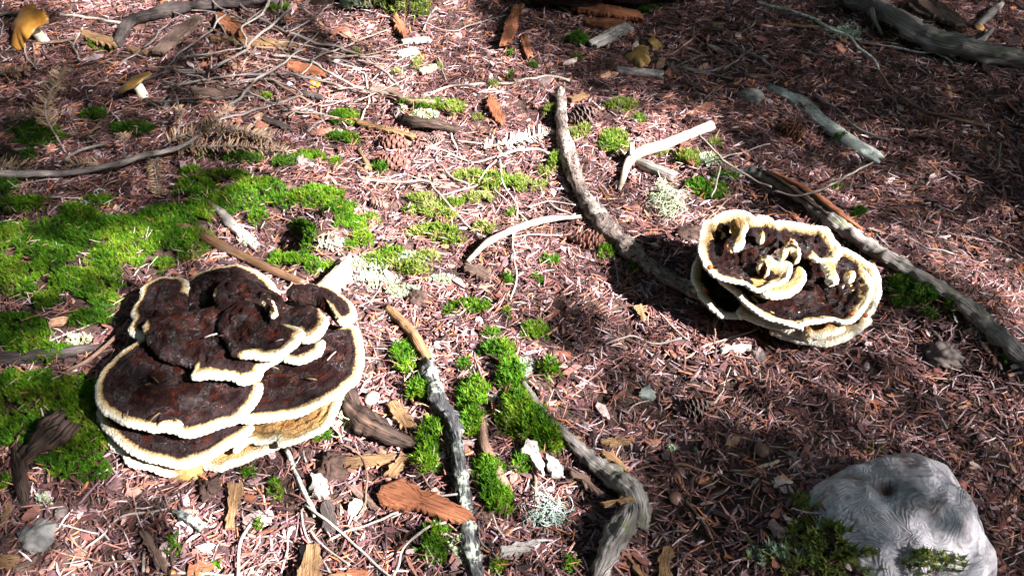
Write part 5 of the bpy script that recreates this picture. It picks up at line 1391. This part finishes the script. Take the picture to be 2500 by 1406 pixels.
def burlz(x, y):
    x = np.asarray(x, float); y = np.asarray(y, float)
    d2 = (Xb.ravel()[None, ::3] - x.ravel()[:, None]) ** 2 + (Yb.ravel()[None, ::3] - y.ravel()[:, None]) ** 2
    i = d2.argmin(1)
    zz = Zb.ravel()[::3][i]
    near = d2.min(1) < .02 ** 2
    return np.where(near, np.maximum(zz, H(x, y)), H(x, y))


for (ells, pal, hg, lab) in [([(1990, 1330, 110, 55), (1900, 1370, 90, 40), (2060, 1380, 100, 40)], 'feather', .016, "feathery olive moss over the low side of the silver burl"),
                             ([(1960, 1240, 30, 22)], 'feather', .014, "small feathery moss sprig on the shoulder of the silver burl"),
                             ([(2270, 1380, 90, 34)], 'feather', .012, "olive moss fringe at the foot of the silver burl's bright face"),
                             ([(2140, 1098, 36, 13)], 'yellow', .008, "yellow-green moss fringe on the crest of the silver burl"),
                             ([(1945, 1372, 30, 20)], 'pale', .006, "mint lichen crust among the moss on the silver burl")]:
    r = moss_arrays(ells, MP[pal], hgt=hg, dens=26000, K=10, puff=.004, zfun=burlz, wid=1.3)
    if r is not None:
        tag(link("moss_fringe", mesh("moss_fringe", r[0], r[1], M_MOSS, False, {"col": r[2]})), lab, "moss")

# ------------------------------------------------------------------ gilled mushrooms
M_CAPT = m_plain("tan_cap", (.30, .14, .03), (.42, .24, .07), 40, .5, .2, .4)
M_CAPG = m_plain("golden_cap", (.30, .12, .015), (.44, .21, .04), 40, .45, .25, .4)
M_CAPB = m_plain("brown_cap", (.12, .06, .045), (.24, .14, .11), 50, .45, .2, .4)
M_STEM = m_plain("pale_stem", (.48, .44, .33), (.66, .62, .50), 60, .7, .3)
M_GILL = m_plain("pale_gills", (.50, .38, .20), (.64, .52, .32), 200, .8, .6)
M_CAPY = m_plain("rotten_yellow", (.18, .10, .02), (.34, .22, .07), 70, .6, .6)
M_CAPP = m_plain("pale_cap", (.36, .30, .25), (.52, .45, .38), 80, .7, .4)


def mushroom(u, v, hpx, rpx, cap, label, tilt=(0, 0), flat=.35, frill=.0, stem_r=.22, under=M_GILL, group=None, depress=.0):
    p = G(u, v); m = mpp(p); h = hpx * m; r = rpx * m
    e = empty("mushroom", tuple(p), label, "mushroom", group)
    top = p + np.array([tilt[0] * h * .5, tilt[1] * h * .5, h])
    if h > .004:
        pts = np.array([p - [0, 0, .01], p + (top - p) * .5 + [tilt[0] * h * -.1, 0, 0], top])
        C, t = catmull(pts, h / 8)
        V, F, tc = tube_arrays(C, np.interp(t, [0, .5, 1], [r * stem_r * 1.15, r * stem_r, r * stem_r * 1.1]), 14, .06)
        link("stem", mesh("stem", V, F, M_STEM, True, {"tc": tc}), e)
    n = 56; a = np.arange(n) / n * 2 * np.pi
    fr = 1 + frill * (fbm(np.cos(a) * 2 + u, np.sin(a) * 2, 1, 3) - .5) * 2
    T = Matrix.Rotation(math.atan(tilt[0] * .8), 3, 'Y') @ Matrix.Rotation(-math.atan(tilt[1] * .8), 3, 'X')
    T = np.array(T)
    ss = [.05, .25, .45, .65, .82, .93, 1.0]
    rings = []
    for s_ in ss:
        z = flat * r * (1 - s_ ** 2.2) - depress * r * math.exp(-(s_ / .45) ** 2)
        wz = frill * r * .5 * s_ ** 3 * (vn(a * 2.2, a * 0 + u, 3) - .5) * 2
        rings.append(np.stack([np.cos(a) * r * s_ * (1 + (fr - 1) * s_), np.sin(a) * r * s_ * (1 + (fr - 1) * s_), z + wz], -1))
    for (s_, dz) in ((1.0, -.05), (.93, -.10), (.55, -.08), (.2, -.12)):
        wz = frill * r * .5 * s_ ** 3 * (vn(a * 2.2, a * 0 + u, 3) - .5) * 2
        rings.append(np.stack([np.cos(a) * r * s_ * (1 + (fr - 1) * s_), np.sin(a) * r * s_ * (1 + (fr - 1) * s_), dz * r + wz], -1))
    V = np.concatenate(rings + [rings[0].mean(0)[None], rings[-1].mean(0)[None]]) @ T.T + top
    k_ = len(rings); I = np.arange(k_ * n).reshape(k_, n); J = np.roll(I, -1, 1)
    q = np.stack([I[:-1], I[1:], J[1:], J[:-1]], -1).reshape(-1, 4)
    tr = np.concatenate([np.stack([J[0], np.full(n, k_ * n), I[0]], -1), np.stack([I[-1], np.full(n, k_ * n + 1), J[-1]], -1)])
    mi = np.concatenate([np.repeat(np.arange(k_ - 1) >= len(ss), n).astype(int), np.zeros(n, int), np.ones(n, int)])
    split_mesh("cap", "gills", V, q, tr, mi, cap, under, None, e)


mushroom(352, 240, 42, 46, M_CAPT, "tan mushroom with a tilted flat cap and pale stalk beside the twig tangle", tilt=(-.62, .22), flat=.20, frill=.12, stem_r=.26)
mushroom(108, 100, 46, 56, M_CAPG, "big golden mushroom with a frilled drooping cap in the corner by the small twigs", tilt=(-.9, -.45), flat=.35, frill=.45, stem_r=.22)
mushroom(1565, 152, 22, 30, M_CAPY, "rotting yellow mushroom collapsed on the shaded litter above the white-barked stick", tilt=(-.6, -.6), flat=.4, frill=.5)
mushroom(1595, 118, 14, 20, M_CAPY, "torn yellow mushroom fragment beside the rotting yellow mushroom", tilt=(.8, -.3), flat=.3, frill=.6)
mushroom(768, 212, 10, 15, M_CAPG, "small orange-centred pale mushroom under the long grey twig", tilt=(.1, -.3), flat=.2, depress=.3, frill=.1)
mushroom(342, 72, 10, 17, M_CAPB, "small flat dark-centred mushroom beside the black crooked branch", tilt=(.2, -.2), flat=.15)
mushroom(914, 985, 24, 19, M_CAPP, "small greyish mushroom on a thin stalk beside the dark rotten log piece", tilt=(-.3, -.1), flat=.35, stem_r=.14)
mushroom(1857, 1106, 14, 20, M_CAPB, "dark purple-brown mushroom cap beside the white tapered stick", tilt=(.1, -.1), flat=.7)
mushroom(1648, 1222, 14, 18, M_CAPB, "brown mushroom cap nearest the bend of the pale grey root", tilt=(.2, -.2), flat=.6)
mushroom(1655, 1158, 10, 17, M_CAPB, "reddish-brown mushroom cap under the white lichen flakes", tilt=(0, -.2), flat=.6)
mushroom(868, 1248, 16, 24, M_CAPP, "pale ragged mushroom on its side left of the large orange-red bark slab", tilt=(.7, -.5), flat=.4, frill=.3)
mushroom(420, 1402, 8, 11, M_CAPG, "tiny orange button mushroom on the long pale twig", flat=.7)
mushroom(490, 1408, 8, 11, M_CAPG, "tiny tan button mushroom next to the orange one on the long pale twig", flat=.7)
mushroom(896, 420, 14, 6, M_CAPT, "tiny ochre pin mushroom beside the short tan stick stub", flat=.8)
mushroom(438, 300, 5, 9, M_CAPG, "tiny orange button mushroom at the dead fir sprays", flat=.7)
mushroom(740, 410, 4, 8, M_CAPB, "tiny brown button mushroom beside the dark knobbly lump", flat=.7)
mushroom(2385, 75, 10, 14, M_CAPT, "small tan mushroom by the forks of the thick weathered root", flat=.5, tilt=(.2, -.2))


# ------------------------------------------------------------------ beard lichens
def beard(u, v, ru, rv, hpx, n, label, col=(.52, .56, .44)):
    p = G(u, v); m = mpp(p); VV = []; FF = []; off = 0; CC = []
    for i in range(n):
        a = R.uniform(0, 6.28); q = math.sqrt(R.rand())
        x0 = p + np.array([q * math.cos(a) * ru * m, q * math.sin(a) * rv * m / .75, .006 + R.rand() * hpx * m * (1 - q * .7)])
        pts = [x0]; d = R.normal(0, 1, 3); d[2] *= .4; d /= np.linalg.norm(d)
        for j in range(12):
            d = d + R.normal(0, .55, 3) * np.array([1, 1, .6]); d /= np.linalg.norm(d)
            pull = (p + [0, 0, hpx * m * .4] - pts[-1]) * np.array([6, 6, 8]); d = d + pull; d /= np.linalg.norm(d)
            pts.append(pts[-1] + d * .0042)
        pts = np.array(pts); pts[:, 2] = np.maximum(pts[:, 2], H(pts[:, 0], pts[:, 1]) + .005)
        C, t = catmull(pts, .0025)
        V, F, tc = tube_arrays(C, np.full(len(C), R.uniform(.0004, .0008)), 4, .05, jag=.1)
        VV.append(V); FF.append([f + off for f in F]); off += len(V); CC.append(np.tile(np.array(col) * R.uniform(.7, 1.2), (len(V), 1)))
    F = [np.concatenate([f[0] for f in FF]), np.concatenate([f[1] for f in FF])]
    o = link("beard_lichen", mesh("beard_lichen", np.concatenate(VV), F, M_LICHEN, True, {"col": np.concatenate(CC)}))
    tag(o, label, "lichen")


beard(1628, 500, 34, 50, 34, 170, "pale green tangled beard lichen tuft on the litter beside the smaller shelf fungus", (.34, .37, .25))
beard(1340, 1258, 38, 26, 26, 80, "small grey-green beard lichen tuft beside the cracked knob", (.27, .33, .29))
beard(2062, 92, 34, 18, 26, 80, "grey-green beard lichen hanging on the lichened twig in the shade", (.36, .44, .34))
beard(840, 1042, 14, 8, 10, 18, "tiny yellowish lichen thread by the dark rotten log piece", (.55, .55, .35))
beard(225, 498, 20, 8, 8, 14, "pale mint lichen strands on the moss under the grey fallen bough", (.5, .6, .5))


# ------------------------------------------------------------------ dead fir sprays and the grey bough
def spray(parent, pts, w, lift, nlen=.018, n0=0.0, n1=1.0, dens=460, col=(.21, .13, .08), wood='grey'):
    pp = [(a, b, lift + (l if l else 0)) for (a, b, l) in [(q[0], q[1], q[2] if len(q) > 2 else 0) for q in pts]]
    P, rr = px_path(pp, w, 0.0)
    C, t = catmull(P, .004)
    _seed[0] += 1
    V, F, tc = tube_arrays(C, np.interp(t, np.linspace(0, 1, len(rr)), rr), 6, .12, seed=_seed[0])
    link("twig", mesh("twig", V, F, WOOD[wood], True, {"tc": tc}), parent)
    al = np.concatenate([[0], np.cumsum(np.linalg.norm(np.diff(C, axis=0), axis=1))]); L = al[-1]
    n = int(L * (n1 - n0) * dens * 2)
    s_ = R.uniform(n0, n1, n) * L
    B = np.stack([np.interp(s_, al, C[:, k]) for k in range(3)], -1)
    Tn = np.gradient(C, axis=0); Tn /= np.linalg.norm(Tn, axis=1)[:, None]
    Tq = np.stack([np.interp(s_, al, Tn[:, k]) for k in range(3)], -1)
    up = np.array([0, 0, 1.0]); Sd = np.cross(Tq, up); Sd /= np.linalg.norm(Sd, axis=1)[:, None]; Uq = np.cross(Sd, Tq)
    sgn = np.where(R.rand(n) < .5, -1, 1)[:, None]
    fwd = R.uniform(.25, .8, (n, 1)); upw = R.normal(.25, .45, (n, 1))
    d = Tq * fwd + Sd * sgn + Uq * upw; d /= np.linalg.norm(d, axis=1)[:, None]
    ln = nlen * 1.15 * R.uniform(.6, 1.15, (n, 1)) * np.minimum(1, (n1 * L - s_) / .02 + .5)[:, None]
    side = np.cross(d, Uq); side /= np.linalg.norm(side, axis=1)[:, None] + 1e-9; nn = np.cross(side, d)
    w_ = .0014
    tip = B + d * ln; mid = B + d * ln * .5 + nn * ln * R.normal(0, .06, (n, 1))
    V = np.stack([B - side * w_ * .5, B + side * w_ * .5, mid - side * w_, mid + nn * w_ * .8, mid + side * w_, tip - side * w_ * .6, tip + side * w_ * .6], 1).reshape(-1, 3)
    b = np.arange(n)[:, None] * 7
    T = np.concatenate([b + np.array([[0, 2, 3]]), b + np.array([[0, 3, 1]]), b + np.array([[1, 3, 4]]), b + np.array([[2, 5, 3]]), b + np.array([[5, 6, 3]]), b + np.array([[6, 4, 3]])])
    cl = np.repeat(np.array(col) * R.uniform(.6, 1.35, (n, 1)) * np.array([1, R.uniform(.92, 1.05), 1]), 7, 0)
    o = link("needles", mesh("needles", V, T, M_DRYNEEDLE, False, {"col": cl}), parent)
    o["kind"] = "stuff"


b1 = empty("fallen_bough", G(250, 412), "grey fallen fir bough with brown dead needles lying above the moss carpet", "bough")
tube("bough_stem", [(-30, 428, .012), (0, 426, .012), (91, 425, .012), (159, 423, .012), (228, 414, .016), (285, 403, .02), (337, 384, .026), (387, 373, .03), (440, 358, .03), (500, 320, .03), (549, 265, .03), (583, 241, .03), (624, 198, .03), (677, 164, .03), (737, 119, .025)],
     [18, 18, 17, 16, 15, 14, 14, 11, 9, 8, 8, 7, 7, 6, 4], 'grey', parent=b1, sides=12, step=.006, rough=.2, kink=.005)
tube("side_twig", [(162, 395, .012), (168, 382, .014), (205, 364, .018), (262, 350, .02)], [12, 9, 8, 5], 'grey', parent=b1)
for (pts, lf, a0, a1, nl) in [
    ([(400, 358), (446, 330, .012), (560, 314, .02), (662, 340, .01)], .024, .05, 1.0, .020),
    ([(405, 362), (480, 358, .008), (564, 357, .008), (640, 362), (705, 372)], .018, .05, 1.0, .019),
    ([(395, 368), (378, 400, .006), (383, 440, 0), (390, 482)], .016, 0, 1.0, .015),
    ([(430, 345), (470, 335, .016), (505, 310, .02), (540, 280, .02), (570, 255, .016)], .02, 0, .95, .016),
    ([(303, 384), (302, 355, .02), (300, 327, .03)], .012, .55, 1.0, .014),
    ([(415, 352), (440, 300, .025), (437, 260, .03)], .02, .6, 1.0, .012),
    ([(240, 398), (200, 400), (160, 408)], .012, 0, 1.0, .018),
    ([(560, 320), (600, 330), (650, 352)], .02, 0, 1.0, .018),
]:
    spray(b1, pts, 4, lf, nl, a0, a1)
b2 = empty("dead_fir_spray", G(134, 330), "upright brown dead fir spray standing over the moss beneath the tan mushroom", "fir spray")
spray(b2, [(160, 372), (134, 327, .012), (114, 291, .03), (111, 257, .04), (127, 218, .05), (142, 196, .05), (152, 168, .05)], 5, .012, .020, .25, 1.0, 420, (.19, .115, .070))
spray(b2, [(109, 262, .038), (75, 275, .03), (45, 289, .02), (0, 300, .01)], 4, .008, .018, 0, .85, 420, (.15, .092, .062))
spray(b2, [(113, 280, .035), (150, 275, .03), (180, 270, .03)], 3, .006, .012, 0, 1, 200, (.2, .14, .09))
b3 = empty("dead_fir_spray", G(30, 180), "orange-brown dead fir spray below the big golden mushroom", "fir spray")
spray(b3, [(-30, 182), (0, 179), (40, 175), (72, 172)], 4, .02, .020, 0, 1, 420, (.21, .115, .06))
b4 = empty("dead_fir_spray", G(30, 410), "pale brown dead fir spray hanging over the thick end of the grey bough", "fir spray")
spray(b4, [(-30, 400), (0, 405), (40, 410), (70, 415)], 4, .022, .022, 0, 1, 340, (.24, .155, .09))
b5 = empty("dead_fir_spray", G(1260, 345), "bleached dead fir spray in the brightest sun left of the long flaky stick", "fir spray")
spray(b5, [(1180, 362), (1230, 350), (1290, 338), (1345, 318)], 5, .014, .018, 0, 1, 360, (.66, .52, .44), 'pale')

# ------------------------------------------------------------------ unseen firs added to shape the shade
TR = np.array([
    #  0    250  500  750  1000 1250 1500 1750 2000 2250 2500
    [.40, .38, .18, .18, .60, .05, .02, .02, .02, .05, .10],
    [.10, .08, .15, .34, .78, .42, .05, .02, .02, .02, .03],
    [.05, .07, .10, .42, .95, 1.0, .70, .34, .05, .03, .08],
    [.14, .22, .20, .55, 1.0, .95, .50, .80, .40, .13, .20],
    [.32, .42, .44, 1.0, 1.0, .55, .28, .90, .85, .28, .34],
    [.13, .24, .42, .90, .80, .38, .26, .48, .22, .18, .30],
    [.07, .20, .40, .65, .58, .38, .18, .08, .04, .08, .13],
    [.16, .26, .42, .48, .46, .34, .13, .04, .05, .13, .09],
    [.26, .36, .44, .50, .48, .30, .09, .04, .04, .11, .08]])


def trans(u, v):
    a = np.clip(u / 250.0, 0, 9.999); b = np.clip(v / 175.0, 0, 7.999)
    i = a.astype(int); j = b.astype(int); fa = a - i; fb = b - j
    t = (TR[j, i] * (1 - fa) + TR[j, i + 1] * fa) * (1 - fb) + (TR[j + 1, i] * (1 - fa) + TR[j + 1, i + 1] * fa) * fb
    return t


S3 = np.array(sv)
NB = 420000
x = R.uniform(-2.4, 2.4, NB); y = R.uniform(.0, 3.6, NB)
z = np.full(NB, .03)
u, v = project(np.stack([x, y, z], -1))
far_out = (u < -200) | (u > 2700) | (v < -150) | (v > 1560)
tau = -np.log(np.clip(trans(u, v), .012, .995))
tau = np.where(far_out, .9, tau)
cl = fbm(x * 9, y * 9, 6, 3)
lowt = np.clip((.30 - trans(u, v)) / .15, 0, 1) * (~far_out)
tau = tau * (np.clip((cl - .30) / .2, .15, 2.2) * (1 - .8 * lowt) + 1.25 * .8 * lowt)
area = 4.8 * 3.6
bl, bw = .045, .012
need = tau * math.sin(rad(SUN_EL)) / (.5 * bl * bw * .62)         # blades per m2 of ground
prob = need * area / NB
ok = R.rand(NB) < prob
P = np.stack([x, y, z], -1)[ok]; n = len(P)
lay = R.choice([3.6, 4.2, 4.8, 5.4], n) + R.normal(0, .12, n)
P = P + S3[None] * lay[:, None]  # blades set along sun rays so their shade falls as mapped
d = R.normal(0, 1, (n, 3)); d[:, 2] *= .5; d /= np.linalg.norm(d, axis=1)[:, None]
e2 = np.cross(d, R.normal(0, 1, (n, 3))); e2 /= np.linalg.norm(e2, axis=1)[:, None]
V = np.stack([P - d * bl / 2, P + e2 * bw / 2, P + d * bl / 2, P - e2 * bw / 2], 1).reshape(-1, 3)
F = np.arange(n * 4).reshape(-1, 4)
tb = np.array([5.6, -3.6, 0.0])
tree = empty("shade_fir", tuple(tb), "unseen fir with its crown shaped to cast the dappled shade on the forest floor", "tree")
link("crown", mesh("crown", V, F, M_MOSS, False, {"col": np.repeat(np.array([(.04, .085, .02)]) * R.uniform(.6, 1.4, (n, 1)), 4, 0)}), tree)["kind"] = "stuff"
tz = np.linspace(-.2, 12, 30)
V, F, tc = tube_arrays(np.stack([tb[0] + .05 * np.sin(tz), tb[1] + .05 * np.cos(tz * .7), tz], -1), np.interp(tz, [-.2, .3, 12], [.34, .24, .03]), 18, .1, seed=2)
link("trunk", mesh("trunk", V, F, WOOD['bark'], True, {"tc": tc}), tree)
for (uu, vv, t_, r_) in [(2100, 150, 4.2, .025), (1600, 80, 4.8, .025), (2300, 300, 3.6, .02), (2050, 1250, 3.7, .02), (1750, 1150, 4.2, .02), (2350, 1000, 4.8, .015), (100, 250, 5.4, .010), (60, 1000, 5.0, .008), (1900, 1050, 5.2, .018), (2400, 150, 5.2, .02)]:
    e3 = atz(uu, vv, .03) + S3 * t_
    a3 = np.array([tb[0], tb[1], e3[2] + .35])
    C, t = catmull(np.array([a3, a3 * .5 + e3 * .5 + [0, 0, .12], e3]), .1)
    V, F, tc = tube_arrays(C, np.linspace(r_ * 1.5, r_ * .3, len(C)), 8, .1)
    link("limb", mesh("limb", V, F, WOOD['bark'], True, {"tc": tc}), tree)
for (tx, ty, lab) in [(-4.2, 3.6, "unseen fir added to cut sky light beyond the big golden mushroom"), (-3.6, -2.4, "unseen fir added to cut sky light behind the moss carpet side"), (.6, 6.4, "unseen fir added to cut sky light beyond the tall moss mound"),
                      (4.8, 3.9, "unseen fir added to cut sky light beyond the thick weathered root"), (2.9, 5.0, "unseen fir added to cut sky light beyond the rotting yellow mushroom"), (1.0, -4.4, "unseen fir added to cut sky light behind the silver burl side")]:
    tr = empty("shade_fir", (tx, ty, 0), lab, "tree")  # unseen tree added to keep sky light off the ground
    tz = np.linspace(-.2, 14, 24)
    V, F, tc = tube_arrays(np.stack([tx + .06 * np.sin(tz), ty + .06 * np.cos(tz * .7), tz], -1), np.interp(tz, [-.2, .3, 14], [.32, .22, .03]), 16, .1, seed=int(abs(tx * 10)))
    link("trunk", mesh("trunk", V, F, WOOD['bark'], True, {"tc": tc}), tr)
    n = 14000
    hh = R.uniform(2.6, 14, n); rmax_ = 4.3 * (1 - (hh - 2.6) / 12.5) + .25; rr_ = rmax_ * np.sqrt(R.rand(n)); th = R.uniform(0, 6.283, n)
    P = np.stack([tx + rr_ * np.cos(th), ty + rr_ * np.sin(th), hh - .18 * rr_], -1)
    Q = P - S3[None] * (P[:, 2:3] / S3[2])
    keep = ~((np.abs(Q[:, 0]) < 2.3) & (Q[:, 1] > -.3) & (Q[:, 1] < 3.7))
    P = P[keep]; n = len(P)
    d = np.stack([np.cos(th), np.sin(th), np.full(len(th), -.25)], -1)[keep] + R.normal(0, .35, (n, 3)); d /= np.linalg.norm(d, axis=1)[:, None]
    e2 = np.cross(d, np.array([0, 0, 1.0]) + R.normal(0, .3, (n, 3))); e2 /= np.linalg.norm(e2, axis=1)[:, None]
    V = np.stack([P - d * .22, P + e2 * .07, P + d * .22, P - e2 * .07], 1).reshape(-1, 3)
    link("crown", mesh("crown", V, np.arange(n * 4).reshape(-1, 4), M_MOSS, False, {"col": np.repeat(np.array([(.04, .085, .02)]) * R.uniform(.6, 1.4, (n, 1)), 4, 0)}), tr)["kind"] = "stuff"
ring_m = None  # unseen ring of firs added to block low sky light
for i in range(15):
    a = i / 15 * 2 * math.pi + random.uniform(-.12, .12); rr0 = random.uniform(8.6, 10.5)
    tx, ty = rr0 * math.cos(a), 1.2 + rr0 * math.sin(a)
    if ring_m is None:
        n = 6000
        hh = R.uniform(.3, 7.0, n); rr_ = (2.7 * (1 - hh / 7.6) + .15) * np.sqrt(R.rand(n)); th = R.uniform(0, 6.283, n)
        P = np.stack([rr_ * np.cos(th), rr_ * np.sin(th), hh - .15 * rr_], -1)
        d = np.stack([np.cos(th), np.sin(th), np.full(n, -.25)], -1) + R.normal(0, .35, (n, 3)); d /= np.linalg.norm(d, axis=1)[:, None]
        e2 = np.cross(d, np.array([0, 0, 1.0]) + R.normal(0, .5, (n, 3))); e2 /= np.linalg.norm(e2, axis=1)[:, None]
        V = np.stack([P - d * .22, P + e2 * .08, P + d * .22, P - e2 * .08], 1).reshape(-1, 3)
        mc_ = mesh("crown", V, np.arange(n * 4).reshape(-1, 4), M_MOSS, False, {"col": np.repeat(np.array([(.035, .075, .018)]) * R.uniform(.6, 1.4, (n, 1)), 4, 0)})
        tz = np.linspace(-.2, 7.2, 14)
        V, F, tc = tube_arrays(np.stack([.03 * np.sin(tz), .03 * np.cos(tz), tz], -1), np.linspace(.14, .015, 14), 12, .1, seed=4)
        ring_m = (mc_, mesh("trunk", V, F, WOOD['bark'], True, {"tc": tc}))
    tr = empty("sky_block_fir", (tx, ty, 0), "unseen young fir added in a ring to block low sky light", "tree", "unseen young firs added to block low sky light")
    for nm, m_ in (("crown", ring_m[0]), ("trunk", ring_m[1])):
        o = bpy.data.objects.new(nm, m_); COL.objects.link(o); o.parent = tr
        if nm == "crown": o["kind"] = "stuff"
print("BLADES", n, "OBJS", len(bpy.data.objects), "TRIS", sum(len(m_.loops) - 2 * len(m_.polygons) for m_ in bpy.data.meshes))
